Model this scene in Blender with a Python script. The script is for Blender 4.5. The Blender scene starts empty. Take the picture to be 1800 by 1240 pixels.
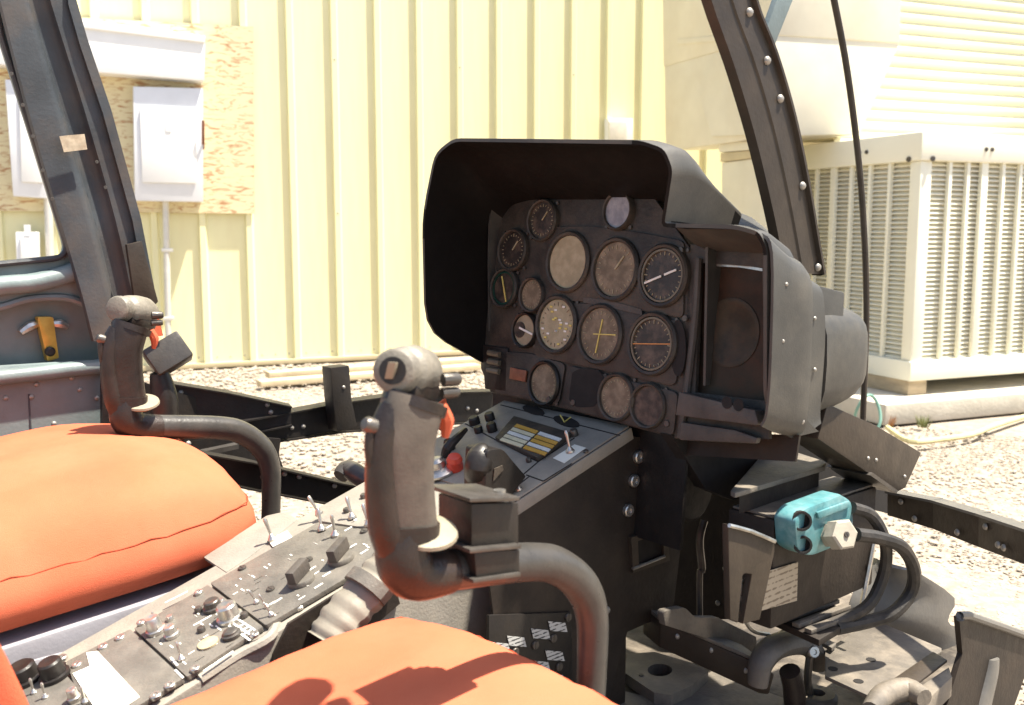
import bpy, bmesh, math, random
from mathutils import Vector as V, Matrix, noise
random.seed(7)
SC = bpy.context.scene
COL = SC.collection

# ------------------------------------------------------------------ camera
F, HY, CH = 1750.0, 400.0, 0.95
PITCH = math.atan((620 - HY) / F)
YAW = math.radians(49.15)
CAM = V((0, 0, CH))
cd = bpy.data.cameras.new('camera'); cam = bpy.data.objects.new('camera', cd); COL.objects.link(cam)
cam.location = CAM; cam.rotation_euler = (math.pi / 2 - PITCH, 0, YAW)
cd.sensor_width = 36; cd.lens = 36 * F / 1800; cd.clip_start = 0.02; cd.clip_end = 500
SC.camera = cam
cd.dof.use_dof = True; cd.dof.focus_distance = 1.55; cd.dof.aperture_fstop = 8
DV = V((-math.sin(YAW) * math.cos(PITCH), math.cos(YAW) * math.cos(PITCH), -math.sin(PITCH)))
RV = V((math.cos(YAW), math.sin(YAW), 0)); UV = RV.cross(DV)
FH = V((-math.sin(YAW), math.cos(YAW), 0))

# ------------------------------------------------------------------ light
SUN_EL = math.radians(70)
sdir = (RV * 1.0 - FH * 0.10).normalized()
SUNV = sdir * math.cos(SUN_EL) + V((0, 0, math.sin(SUN_EL)))
w = bpy.data.worlds.new('World'); SC.world = w; w.use_nodes = True
nt = w.node_tree; nt.nodes.clear()
sky = nt.nodes.new('ShaderNodeTexSky'); sky.sky_type = 'NISHITA'; sky.sun_disc = False
sky.sun_elevation = SUN_EL; sky.sun_rotation = math.atan2(sdir.x, sdir.y)
sky.dust_density = 2.5; sky.air_density = 1.0
bg = nt.nodes.new('ShaderNodeBackground'); bg.inputs[1].default_value = 0.085
wo = nt.nodes.new('ShaderNodeOutputWorld')
nt.links.new(sky.outputs[0], bg.inputs[0]); nt.links.new(bg.outputs[0], wo.inputs[0])
sl = bpy.data.lights.new('sun', 'SUN'); sl.energy = 5.0; sl.angle = math.radians(1.1); sl.color = (1, .93, .80)
sun = bpy.data.objects.new('sun', sl); COL.objects.link(sun)
sun.rotation_euler = (-SUNV).to_track_quat('-Z', 'Y').to_euler(); sun.location = SUNV * 20
SC.view_settings.view_transform = 'Standard'; SC.view_settings.look = 'None'
SC.view_settings.gamma = 1; SC.view_settings.use_curve_mapping = False
SC.view_settings.exposure = 1.6

# ------------------------------------------------------------------ pixel to place
def ray(x, y): return DV + RV * ((x - 900) / F) + UV * ((620 - y) / F)
def PL(x, y, p, n):
    v = ray(x, y); n = V(n); return CAM + v * ((V(p) - CAM).dot(n) / v.dot(n))
def PX(q, x): return PL(q[0], q[1], (x, 0, 0), (1, 0, 0))
def PY(q, y): return PL(q[0], q[1], (0, y, 0), (0, 1, 0))
def PZ(q, z): return PL(q[0], q[1], (0, 0, z), (0, 0, 1))
EX, EY, EZ = V((1, 0, 0)), V((0, 1, 0)), V((0, 0, 1))

# ------------------------------------------------------------------ materials
MATS = {}
def mat(name, col, rough=.6, metal=0, var=.25, scale=14, bump=.15, bscale=120, dirt=None, dirt_amt=.35, spec=.4, dscale=6, stretch=None, coat=0):
    m = bpy.data.materials.new(name); m.use_nodes = True
    t = m.node_tree; N = t.nodes; L = t.links
    b = N['Principled BSDF']
    tc = N.new('ShaderNodeTexCoord'); src = tc.outputs['Object']
    if stretch:
        mp = N.new('ShaderNodeMapping'); mp.inputs['Scale'].default_value = stretch
        L.new(src, mp.inputs[0]); src = mp.outputs[0]
    n1 = N.new('ShaderNodeTexNoise'); n1.inputs['Scale'].default_value = scale; n1.inputs['Detail'].default_value = 6
    L.new(src, n1.inputs['Vector'])
    r1 = N.new('ShaderNodeValToRGB')
    r1.color_ramp.elements[0].position = .3; r1.color_ramp.elements[1].position = .7
    r1.color_ramp.elements[0].color = (*[c * (1 - var) for c in col], 1)
    r1.color_ramp.elements[1].color = (*[min(1, c * (1 + var)) for c in col], 1)
    L.new(n1.outputs[0], r1.inputs[0]); out = r1.outputs[0]
    if dirt:
        n2 = N.new('ShaderNodeTexNoise'); n2.inputs['Scale'].default_value = dscale; n2.inputs['Detail'].default_value = 9
        n2.inputs['Roughness'].default_value = .65
        L.new(src, n2.inputs['Vector'])
        r2 = N.new('ShaderNodeValToRGB'); r2.color_ramp.elements[0].position = .45; r2.color_ramp.elements[1].position = .68
        r2.color_ramp.elements[0].color = (0, 0, 0, 1); r2.color_ramp.elements[1].color = (dirt_amt,) * 3 + (1,)
        L.new(n2.outputs[0], r2.inputs[0])
        mx = N.new('ShaderNodeMix'); mx.data_type = 'RGBA'
        L.new(r2.outputs[0], mx.inputs['Factor']); L.new(out, mx.inputs['A']); mx.inputs['B'].default_value = (*dirt, 1)
        out = mx.outputs['Result']
    L.new(out, b.inputs['Base Color'])
    n3 = N.new('ShaderNodeTexNoise'); n3.inputs['Scale'].default_value = scale * 2.3; n3.inputs['Detail'].default_value = 5
    L.new(src, n3.inputs['Vector'])
    mr = N.new('ShaderNodeMapRange'); mr.inputs[3].default_value = max(.05, rough - .15); mr.inputs[4].default_value = min(1, rough + .15)
    L.new(n3.outputs[0], mr.inputs[0]); L.new(mr.outputs[0], b.inputs['Roughness'])
    b.inputs['Metallic'].default_value = metal; b.inputs['Specular IOR Level'].default_value = spec
    if coat: b.inputs['Coat Weight'].default_value = coat
    if bump:
        n4 = N.new('ShaderNodeTexNoise'); n4.inputs['Scale'].default_value = bscale; n4.inputs['Detail'].default_value = 4
        L.new(src, n4.inputs['Vector'])
        bp = N.new('ShaderNodeBump'); bp.inputs['Strength'].default_value = bump; bp.inputs['Distance'].default_value = .004
        L.new(n4.outputs[0], bp.inputs['Height']); L.new(bp.outputs[0], b.inputs['Normal'])
    MATS[name] = m
    return m
DUST = (.42, .35, .26)
mat('console_grey', (.22, .20, .17), .55, 0, .1, 30, .2, 260, (.33, .29, .23), .5, dscale=16)
mat('panel_module', (.105, .096, .083), .5, 0, .18, 40, .2, 260, (.24, .21, .17), .4, dscale=14)
mat('bay_grey', (.06, .052, .045), .55, 0, .25, 30, .2, 200, (.11, .09, .07), .5, dscale=18)
mat('panel_grey', (.034, .029, .024), .55, 0, .3, 30, .2, 200, (.10, .078, .056), .6, dscale=18)
mat('hood_shade_black', (.007, .006, .0055), .62, 0, .15, 30, .12, 420, (.014, .012, .010), .3, dscale=10, spec=.15)  # hood interior, colour lowered to hold its shade
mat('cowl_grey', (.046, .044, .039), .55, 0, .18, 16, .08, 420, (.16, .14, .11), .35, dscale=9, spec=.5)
mat('black_paint', (.012, .010, .009), .45, 0, .3, 30, .12, 200, (.03, .022, .015), .4, dscale=20)
mat('brown_black', (.017, .0115, .008), .6, 0, .3, 20, .15, 160, (.04, .027, .018), .45, dscale=14)
mat('frame_brown', (.032, .023, .0155), .5, 0, .25, 18, .12, 140, (.07, .052, .036), .3, dscale=12)
mat('slate_blue', (.13, .165, .165), .42, 0, .16, 14, .12, 160, (.20, .22, .22), .45, dscale=9, spec=.5)
mat('slate_dark', (.04, .046, .052), .5, 0, .3, 12, .12, 160, (.10, .075, .055), .6, dscale=7)
mat('orange_fabric', (.52, .115, .055), .85, 0, .09, 9, .3, 900, (.55, .15, .08), .6, dscale=4, spec=.2)
mat('orange_seam', (.34, .055, .02), .9, 0, .1, 30, .1, 300)
mat('seat_shell', (.26, .25, .27), .6, 0, .1, 20, .1, 200)
mat('grip_black', (.018, .013, .011), .38, 0, .3, 40, .15, 300, (.07, .045, .032), .3, dscale=18)
mat('grip_dusty', (.085, .072, .058), .6, 0, .2, 40, .08, 340, (.15, .125, .10), .5, dscale=24)
mat('head_grey', (.15, .135, .11), .5, 0, .25, 40, .2, 260, (.28, .25, .2), .5, dscale=26)
mat('boot_tan', (.20, .18, .145), .6, 0, .15, 30, .1, 200)
mat('rest_tan', (.24, .21, .15), .55, 0, .12, 40, .1, 300, (.2, .17, .12), .4, dscale=30)
mat('tube_grey', (.045, .042, .038), .33, 0, .15, 40, .1, 220, (.09, .075, .06), .3, dscale=14)
mat('metal', (.55, .53, .49), .35, .9, .15, 60, .08, 200, (.2, .16, .11), .4, dscale=50)
mat('rivet_metal', (.30, .28, .25), .4, .4, .2, 60, .05, 200)
mat('dark_metal', (.10, .09, .08), .4, .6, .2, 40, .1, 200)
mat('tan_dial', (.32, .27, .165), .5, 0, .16, 60, .1, 300, (.42, .35, .25), .5, dscale=60)
mat('brown_dial', (.145, .11, .07), .5, 0, .25, 50, .1, 300, (.32, .25, .17), .5, dscale=50)
mat('dark_dial', (.025, .02, .017), .4, 0, .3, 50, .1, 300, (.2, .14, .1), .5, dscale=40)
mat('blue_dial', (.20, .21, .25), .5, 0, .2, 70, .1, 300, (.45, .45, .47), .5, dscale=60)
mat('pale_dial', (.28, .23, .15), .5, 0, .2, 60, .1, 300)
mat('dial_ring', (.14, .115, .08), .4, .2, .15, 60, .05, 200)
mat('green_ring', (.012, .05, .035), .4, .2, .15, 60, .05, 200)
mat('mark_white', (.72, .70, .64), .5, 0, .1, 80, 0)
mat('mark_yellow', (.62, .50, .14), .5, 0, .1, 80, 0)
mat('mark_orange', (.58, .24, .07), .5, 0, .1, 80, 0)
mat('red_brown', (.20, .07, .035), .5, 0, .3, 60, .1, 200)
mat('void', (.012, .010, .009), .8, 0, .1, 30, 0)  # near-black that paints in the darkness of holes and recesses
mat('amber', (.52, .30, .06), .4, 0, .1, 60, .05, 200)
mat('pale_segment', (.60, .55, .38), .4, 0, .1, 60, .05, 200)
mat('white_segment', (.62, .62, .58), .4, 0, .1, 60, .05, 200)
mat('paper', (.72, .69, .60), .7, 0, .06, 60, .05, 200)
mat('red_knob', (.50, .055, .03), .35, 0, .15, 60, .1, 200)
mat('teal', (.075, .22, .24), .4, .15, .2, 40, .1, 200, (.3, .42, .42), .5, dscale=30)
mat('tan_plastic', (.34, .31, .25), .55, 0, .12, 40, .1, 200)
mat('rubber', (.022, .02, .018), .6, 0, .3, 40, .15, 200, (.12, .1, .08), .35, dscale=25)
mat('floor_grey', (.042, .034, .027), .65, 0, .25, 20, .25, 160, (.3, .25, .19), .6, dscale=12)
mat('pedal_grey', (.105, .092, .077), .55, 0, .2, 24, .2, 180, (.3, .25, .19), .5, dscale=14)
mat('skin_grey', (.11, .105, .097), .4, 0, .12, 12, .1, 120, (.24, .21, .17), .3, dscale=8)
mat('yellow_wall', (.80, .765, .47), .5, 0, .05, 3, .05, 60, (.66, .585, .33), .6, dscale=3, stretch=(1, 1, .12))
mat('wall_trim', (.50, .42, .26), .55, 0, .08, 8, .05, 80)
mat('white_paint', (.80, .80, .78), .5, 0, .03, 8, .05, 60)
mat('box_grey', (.70, .71, .73), .45, .1, .04, 8, .05, 60)
mat('conduit_grey', (.62, .60, .55), .45, .3, .08, 20, .05, 60)
mat('cream', (.82, .79, .64), .5, 0, .04, 6, .05, 80, (.70, .64, .49), .35, dscale=3)
mat('duct_metal', (.66, .62, .50), .5, .1, .06, 5, .08, 40, (.56, .48, .34), .4, dscale=2)
mat('corrugated_cream', (.72, .70, .50), .5, 0, .05, 6, .05, 60, (.6, .56, .38), .3, dscale=3)
mat('coil_tan', (.74, .68, .55), .7, 0, .2, 30, .2, 200)
mat('concrete', (.50, .46, .38), .8, 0, .12, 9, .4, 60, (.36, .32, .25), .5, dscale=4)
mat('wood', (.42, .33, .21), .75, 0, .2, 12, .2, 60, stretch=(1, 1, 4))
mat('lumber', (.55, .45, .29), .75, 0, .15, 12, .2, 60)
mat('gravel', (.25, .21, .165), .9, 0, .3, 26, .9, 55, (.30, .26, .21), .7, dscale=18)
mat('stone', (.29, .245, .195), .85, 0, .25, 14, .3, 60, (.36, .32, .27), .8, dscale=9)
mat('hose_yellow', (.52, .46, .24), .5, 0, .1, 20, .05, 60)
mat('hose_green', (.16, .30, .24), .5, 0, .1, 20, .05, 60)
mat('weed', (.16, .17, .06), .8, 0, .3, 30, 0)
mat('weed_dry', (.42, .20, .07), .8, 0, .3, 30, 0)
mat('brass', (.50, .33, .07), .4, .5, .2, 40, .1, 200)
mat('tape', (.42, .36, .26), .35, 0, .25, 60, .1, 100, (.2, .13, .08), .5, dscale=50)

def osb():
    m = bpy.data.materials.new('strand_board'); m.use_nodes = True; t = m.node_tree; N = t.nodes; L = t.links
    b = N['Principled BSDF']; tc = N.new('ShaderNodeTexCoord'); mp = N.new('ShaderNodeMapping')
    mp.inputs['Scale'].default_value = (9, 9, 34); mp.inputs['Rotation'].default_value = (.25, .1, 0)
    n = N.new('ShaderNodeTexNoise'); n.inputs['Scale'].default_value = 1; n.inputs['Detail'].default_value = 5; n.inputs['Distortion'].default_value = 1.6
    r = N.new('ShaderNodeValToRGB'); e = r.color_ramp.elements
    e[0].position = .33; e[0].color = (.40, .21, .10, 1); e[1].position = .49; e[1].color = (.68, .60, .38, 1)
    L.new(tc.outputs['Object'], mp.inputs[0]); L.new(mp.outputs[0], n.inputs['Vector']); L.new(n.outputs[0], r.inputs[0]); L.new(r.outputs[0], b.inputs['Base Color'])
    b.inputs['Roughness'].default_value = .8; MATS['strand_board'] = m
osb()
mat('bay_glass', (.03, .024, .017), .5, 0, .5, 9, .05, 60, (.075, .035, .02), .7, dscale=14, spec=.15)  # reddish mottling paints reflections into the bay face
mat('bay_display', (.027, .024, .017), .45, 0, .4, 20, .05, 60, (.07, .045, .025), .7, dscale=20, spec=.2)
def printed(name, paper, ink, sc, vec=(0, 0, 1), thr=.5):
    m = bpy.data.materials.new(name); m.use_nodes = True; t = m.node_tree; N = t.nodes; L = t.links
    b = N['Principled BSDF']; tc = N.new('ShaderNodeTexCoord'); wv = N.new('ShaderNodeTexWave'); wv.bands_direction = 'Z'
    wv.inputs['Scale'].default_value = sc; wv.inputs['Distortion'].default_value = .6; wv.inputs['Detail Scale'].default_value = 4
    n = N.new('ShaderNodeTexNoise'); n.inputs['Scale'].default_value = sc * 3; L.new(tc.outputs['Object'], n.inputs['Vector'])
    L.new(tc.outputs['Object'], wv.inputs['Vector'])
    ml = N.new('ShaderNodeMath'); ml.operation = 'MULTIPLY'; L.new(wv.outputs['Fac'], ml.inputs[0]); L.new(n.outputs[0], ml.inputs[1])
    r = N.new('ShaderNodeValToRGB'); e = r.color_ramp.elements; e[0].position = .36; e[1].position = .46; e[0].color = (*paper, 1); e[1].color = (*ink, 1)
    L.new(ml.outputs[0], r.inputs[0]); L.new(r.outputs[0], b.inputs['Base Color']); b.inputs['Roughness'].default_value = .6
    MATS[name] = m
printed('label_print', (.36, .30, .22), (.16, .12, .08), 38)
printed('tag_print', (.45, .45, .43), (.05, .05, .05), 60)

# ------------------------------------------------------------------ objects
def link(name, me, parent=None):
    o = bpy.data.objects.new(name, me); COL.objects.link(o)
    if parent is not None: o.parent = parent
    return o
def root_loc(p):
    v = V((0, 0, 0))
    while p is not None: v += p.location; p = p.parent
    return v
def thing(name, label, cat, loc=(0, 0, 0), group=None):
    o = link(name, None); o.location = V(loc); o.empty_display_size = .05
    o['label'] = label; o['category'] = cat
    if group: o['group'] = group
    return o
def tag(o, label, cat, group=None, kind=None):
    o['label'] = label
    if cat: o['category'] = cat
    if group: o['group'] = group
    if kind: o['kind'] = kind
    return o
def obj(name, bm, m, parent=None, smooth=False, bevel=0, loc=None, ang=35):
    """link a world-space bmesh as one mesh object"""
    bmesh.ops.recalc_face_normals(bm, faces=bm.faces)
    if bevel:
        es = [e for e in bm.edges if len(e.link_faces) == 2 and e.calc_face_angle(0) > math.radians(30)]
        try: bmesh.ops.bevel(bm, geom=es, offset=bevel, segments=2, affect='EDGES', clamp_overlap=True, profile=.6)
        except Exception: pass
    org = root_loc(parent) if parent is not None else (V(loc) if loc is not None else V((0, 0, 0)))
    bmesh.ops.translate(bm, verts=bm.verts, vec=-org)
    me = bpy.data.meshes.new(name)
    for f in bm.faces: f.smooth = smooth or bool(bevel)
    if (smooth or bevel):
        for e in bm.edges:
            if len(e.link_faces) == 2 and e.calc_face_angle(0) > math.radians(ang): e.smooth = False
    bm.to_mesh(me); bm.free()
    me.materials.append(MATS[m])
    o = link(name, me, parent)
    if parent is None and loc is not None: o.location = org
    return o
def inst(src, parent, loc, rot=None, scale=None, name=None):
    """copy sharing mesh data; loc is world"""
    o = bpy.data.objects.new(name or src.name.split('.')[0], src.data if hasattr(src, 'data') else src); COL.objects.link(o); o.parent = parent
    o.location = V(loc) - root_loc(parent)
    if rot is not None: o.rotation_mode = 'QUATERNION'; o.rotation_quaternion = rot
    if scale: o.scale = scale if not isinstance(scale, (int, float)) else (scale,) * 3
    return o
def prism(pts, vec, bm=None):
    bm = bm or bmesh.new(); vec = V(vec); n = len(pts)
    a = [bm.verts.new(V(p)) for p in pts]; b = [bm.verts.new(V(p) + vec) for p in pts]
    bm.faces.new(a); bm.faces.new(b[::-1])
    for i in range(n): bm.faces.new((a[i], a[(i + 1) % n], b[(i + 1) % n], b[i]))
    return bm
def holed(outer, holes, vec):
    """plate with holes"""
    bm = bmesh.new(); vec = V(vec)
    for lp in [outer] + holes:
        vs = [bm.verts.new(V(p)) for p in lp]
        for i in range(len(vs)): bm.edges.new((vs[i], vs[(i + 1) % len(vs)]))
    bmesh.ops.triangle_fill(bm, edges=bm.edges[:], use_beauty=True, use_dissolve=False)
    r = bmesh.ops.extrude_face_region(bm, geom=bm.faces[:])
    bmesh.ops.translate(bm, verts=[g for g in r['geom'] if isinstance(g, bmesh.types.BMVert)], vec=vec)
    return bm
def box(c, a, b, d, bm=None):
    """a, b, d half vectors"""
    c, a, b, d = V(c), V(a), V(b), V(d)
    return prism([c - a - b - d, c + a - b - d, c + a + b - d, c - a + b - d], d * 2, bm)
def frame(ax):
    ax = V(ax).normalized(); h = EZ if abs(ax.z) < .9 else EX
    u = ax.cross(h).normalized(); return ax, u, ax.cross(u).normalized()
def smooth_path(pts, sub=6):
    pts = [V(p) for p in pts]; out = []; n = len(pts)
    for i in range(n - 1):
        p0, p1, p2, p3 = pts[max(i - 1, 0)], pts[i], pts[i + 1], pts[min(i + 2, n - 1)]
        for k in range(sub):
            t = k / sub
            out.append(.5 * ((2 * p1) + (p2 - p0) * t + (2 * p0 - 5 * p1 + 4 * p2 - p3) * t * t + (3 * p1 - p0 - 3 * p2 + p3) * t ** 3))
    out.append(pts[-1]); return out
def lerp_list(v, n):
    if isinstance(v, (int, float)): return [v] * n
    m = len(v); out = []
    for i in range(n):
        t = i / (n - 1) * (m - 1); k = min(int(t), m - 2); out.append(v[k] + (v[k + 1] - v[k]) * (t - k))
    return out
def tube(pts, r, seg=14, sub=6, flat=1.0, up=None, bm=None, power=2):
    bm = bm or bmesh.new()
    P = smooth_path(pts, sub) if sub > 1 else [V(p) for p in pts]; n = len(P); R = lerp_list(r, n); FL = lerp_list(flat, n)
    rings = []; u = None
    for i in range(n):
        t = (P[min(i + 1, n - 1)] - P[max(i - 1, 0)]).normalized()
        if u is None:
            u = V(up) if up else frame(t)[1]
        u = (u - t * u.dot(t)).normalized(); v = t.cross(u)
        ring = []
        for k in range(seg):
            c, s = math.cos(2 * math.pi * k / seg), math.sin(2 * math.pi * k / seg)
            if power != 2:
                c = math.copysign(abs(c) ** (2 / power), c); s = math.copysign(abs(s) ** (2 / power), s)
            ring.append(bm.verts.new(P[i] + u * (R[i] * c) + v * (R[i] * FL[i] * s)))
        rings.append(ring)
    for i in range(n - 1):
        for k in range(seg): bm.faces.new((rings[i][k], rings[i][(k + 1) % seg], rings[i + 1][(k + 1) % seg], rings[i + 1][k]))
    bm.faces.new(rings[0][::-1]); bm.faces.new(rings[-1])
    return bm
def lathe(c, ax, prof, seg=20, bm=None, sq=(1, 1), u0=None, caps=True):
    bm = bm or bmesh.new(); c = V(c); ax, u, v = frame(ax)
    if u0 is not None: u = V(u0).normalized(); v = ax.cross(u)
    rings = []
    for r, h in prof:
        if r <= 1e-6: rings.append([bm.verts.new(c + ax * h)])
        else: rings.append([bm.verts.new(c + ax * h + u * (r * sq[0] * math.cos(2 * math.pi * k / seg)) + v * (r * sq[1] * math.sin(2 * math.pi * k / seg))) for k in range(seg)])
    for a, b in zip(rings, rings[1:]):
        if len(a) == 1 and len(b) == 1: continue
        for k in range(seg):
            k2 = (k + 1) % seg
            if len(a) == 1: bm.faces.new((a[0], b[k2], b[k]))
            elif len(b) == 1: bm.faces.new((a[k], a[k2], b[0]))
            else: bm.faces.new((a[k], a[k2], b[k2], b[k]))
    for rg in (rings[0], rings[-1]):
        if caps and len(rg) > 2:
            try: bm.faces.new(rg)
            except Exception: pass
    return bm
def skin(rows, thick=0, closed=False):
    """grid surface from rows of points; thickened along normals"""
    bm = bmesh.new(); g = [[bm.verts.new(V(p)) for p in r] for r in rows]
    for a, b in zip(g, g[1:]):
        m = len(a)
        for k in range(m if closed else m - 1): bm.faces.new((a[k], a[(k + 1) % m], b[(k + 1) % m], b[k]))
    if thick:
        bmesh.ops.recalc_face_normals(bm, faces=bm.faces)
        bmesh.ops.solidify(bm, geom=bm.faces[:], thickness=thick)
    return bm
def fillet(pts, r=.25, n=4):
    """round the corners of a pixel polygon"""
    out = []; m = len(pts)
    for i in range(m):
        a, b, c = [V((*pts[(i + k) % m][:2], 0)) for k in (-1, 0, 1)]
        rr = pts[i][2] if len(pts[i]) > 2 else r
        if rr <= 0: out.append((b.x, b.y)); continue
        d1 = (a - b); d2 = (c - b); s = rr if rr > 1 else rr * min(d1.length, d2.length)
        s = min(s, .49 * d1.length, .49 * d2.length); p1 = b + d1.normalized() * s; p2 = b + d2.normalized() * s
        for k in range(n + 1):
            t = k / n; q = p1 * (1 - t) ** 2 + b * 2 * t * (1 - t) + p2 * t * t; out.append((q.x, q.y))
    return out
def ell(cx, cy, rx, ry, n=20, rot=0):
    o = []
    for k in range(n):
        a = 2 * math.pi * k / n; x, y = rx * math.cos(a), ry * math.sin(a)
        o.append((cx + x * math.cos(rot) - y * math.sin(rot), cy + x * math.sin(rot) + y * math.cos(rot)))
    return o
def quat(ax): return EZ.rotation_difference(V(ax).normalized())

# shared little pieces (unit meshes, +Z up)
def unit(name, bm, m, smooth=True):
    bmesh.ops.recalc_face_normals(bm, faces=bm.faces)
    me = bpy.data.meshes.new(name)
    for f in bm.faces: f.smooth = smooth
    for e in bm.edges:
        if len(e.link_faces) == 2 and e.calc_face_angle(0) > .7: e.smooth = False
    bm.to_mesh(me); bm.free(); me.materials.append(MATS[m]); return me
M_RIVET = unit('rivet', lathe((0, 0, 0), EZ, [(1, 0), (.92, .35), (.6, .68), (0, .8)], 9), 'rivet_metal')
M_BOLT = unit('bolt', lathe((0, 0, 0), EZ, [(1, 0), (1, .55), (.85, .7), (.45, .7), (.4, .5), (0, .5)], 10), 'metal')
bmq = lathe((0, 0, 0), EZ, [(1, 0), (1, .35), (.9, .5), (0, .5)], 12); box((0, 0, .55), (.85, 0, 0), (0, .13, 0), (0, 0, .06), bmq)
M_FAST = unit('fastener', bmq, 'dark_metal')
bmq = lathe((0, 0, 0), EZ, [(.0065, 0), (.0065, .003), (.0045, .005), (.0035, .007), (.0018, .009), (.0026, .024), (.003, .029), (.0018, .032), (0, .0325)], 10)
M_TOGGLE = unit('toggle_switch', bmq, 'metal')
def dots(px, mesh, parent, fn, ax, r, name=None):
    for q in px: inst(mesh, parent, fn(q), quat(ax), r if isinstance(r, (int, float)) else r, name or mesh.name.split('.')[0])

# =================================================================== GROUND
def ground():
    bm = bmesh.new(); n = 90; S = 60; vs = []
    def coord(i): t = (i / n) * 2 - 1; return math.copysign(abs(t) ** 2.2, t) * S
    for i in range(n + 1):
        r = []
        for j in range(n + 1):
            x, y = coord(i) - 2, coord(j) + 3
            z = .012 * noise.noise((x * 1.3, y * 1.3, 0)) + .008 * noise.noise((x * 4, y * 4, 3))
            r.append(bm.verts.new((x, y, z - .012)))
        vs.append(r)
    for i in range(n):
        for j in range(n): bm.faces.new((vs[i][j], vs[i + 1][j], vs[i + 1][j + 1], vs[i][j + 1]))
    o = obj('gravel_ground', bm, 'gravel', smooth=True); o['kind'] = 'structure'; o['label'] = 'pale tan gravel yard'
ground()
def stones():
    ico = bmesh.new(); bmesh.ops.create_icosphere(ico, subdivisions=1, radius=1)
    bv = [v.co.copy() for v in ico.verts]; bf = [[v.index for v in f.verts] for f in ico.faces]; ico.free()
    verts, faces = [], []
    rnd = random.Random(3)
    def add(x, y, r):
        b = len(verts); a = rnd.random() * 6.3; ca, sa = math.cos(a), math.sin(a); sx, sy, sz = r * rnd.uniform(.7, 1.5), r * rnd.uniform(.7, 1.2), r * rnd.uniform(.3, .55)
        for v in bv:
            k = rnd.uniform(.8, 1.15); px, py, pz = v.x * sx * k, v.y * sy * k, v.z * sz * k
            verts.append((x + px * ca - py * sa, y + px * sa + py * ca, pz + sz * .25 - .008))
        faces.extend([[i + b for i in f] for f in bf])
    for _ in range(15000):       # seen past the nose on the right
        d = 1.9 + rnd.random() ** 1.3 * 3.2; a = math.radians(rnd.uniform(2, 36)); q = FH * math.cos(a) * d + RV * math.sin(a) * d
        add(q.x, q.y, rnd.uniform(.003, .008) * (.7 + .12 * d))
    for _ in range(9000):       # seen through the left nose frame
        d = 3.2 + rnd.random() * 3.9; a = math.radians(rnd.uniform(-30, 4)); q = FH * math.cos(a) * d + RV * math.sin(a) * d
        add(q.x, q.y, rnd.uniform(.006, .014) * (.6 + .12 * d))
    me = bpy.data.meshes.new('gravel_stones'); me.from_pydata(verts, [], faces); me.materials.append(MATS['stone'])
    o = link('gravel_stones', me); tag(o, 'loose pale gravel stones on the yard', 'gravel', kind='stuff')
stones()

# =================================================================== BUILDING
WA = PZ((330, 648), 0); WB = PZ((780, 625), 0)
WD = (WB - WA).normalized(); WN = V((WD.y, -WD.x, 0))          # wall direction, outward normal (towards the camera)
if WN.dot(-FH) < 0: WN = -WN
def PW(q, off=0): return PL(q[0], q[1], WA + WN * off, WN)
def WS(s, z, off=0): return WA + WD * s + WN * off + EZ * z
bld = thing('metal_building', 'long pale yellow ribbed metal building behind the cockpit', 'building', WA)
PITCHW = .305
s0 = (PW((590, 500)) - WA).dot(WD)
prof = [(0, 0), (.004, .028), (.036, .028), (.052, 0), (PITCHW, 0)]
base = None
for k in range(-14, 30):
    if base is None:
        rows = []
        for z in (.02, 5.2): rows.append([WA + WD * a + WN * b + EZ * z for a, b in prof])
        base = obj('wall_panel', skin(rows, .003), 'yellow_wall', bld)
        base.location = WD * (s0 + k * PITCHW); continue
    o = bpy.data.objects.new('wall_panel', base.data); COL.objects.link(o); o.parent = bld; o.location = WD * (s0 + k * PITCHW)
sL, sR = s0 - 14 * PITCHW, s0 + 30 * PITCHW
obj('base_trim', prism([WS(sL, .0, -.05), WS(sR, .0, -.05), WS(sR, .0, .04), WS(sL, .0, .04)], EZ * .035), 'wall_trim', bld, bevel=.004)
obj('back_wall', prism([WS(sL, .0, -.02), WS(sR, .0, -.02), WS(sR, .0, -.2), WS(sL, .0, -.2)], EZ * 5.2), 'wall_trim', bld)
scm = None
for k in range(-14, 30, 1):     # fixing screws along the foot of the wall
    for a in (.085, .175, .27):
        inst(M_RIVET, bld, WS(s0 + k * PITCHW + a, .07, .001), quat(WN), .006, 'wall_screw')
    if k % 3 == 0:
        for z_ in (1.05, 2.1): inst(M_RIVET, bld, WS(s0 + k * PITCHW + .02, z_, .029), quat(WN), .007, 'wall_screw')
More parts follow.
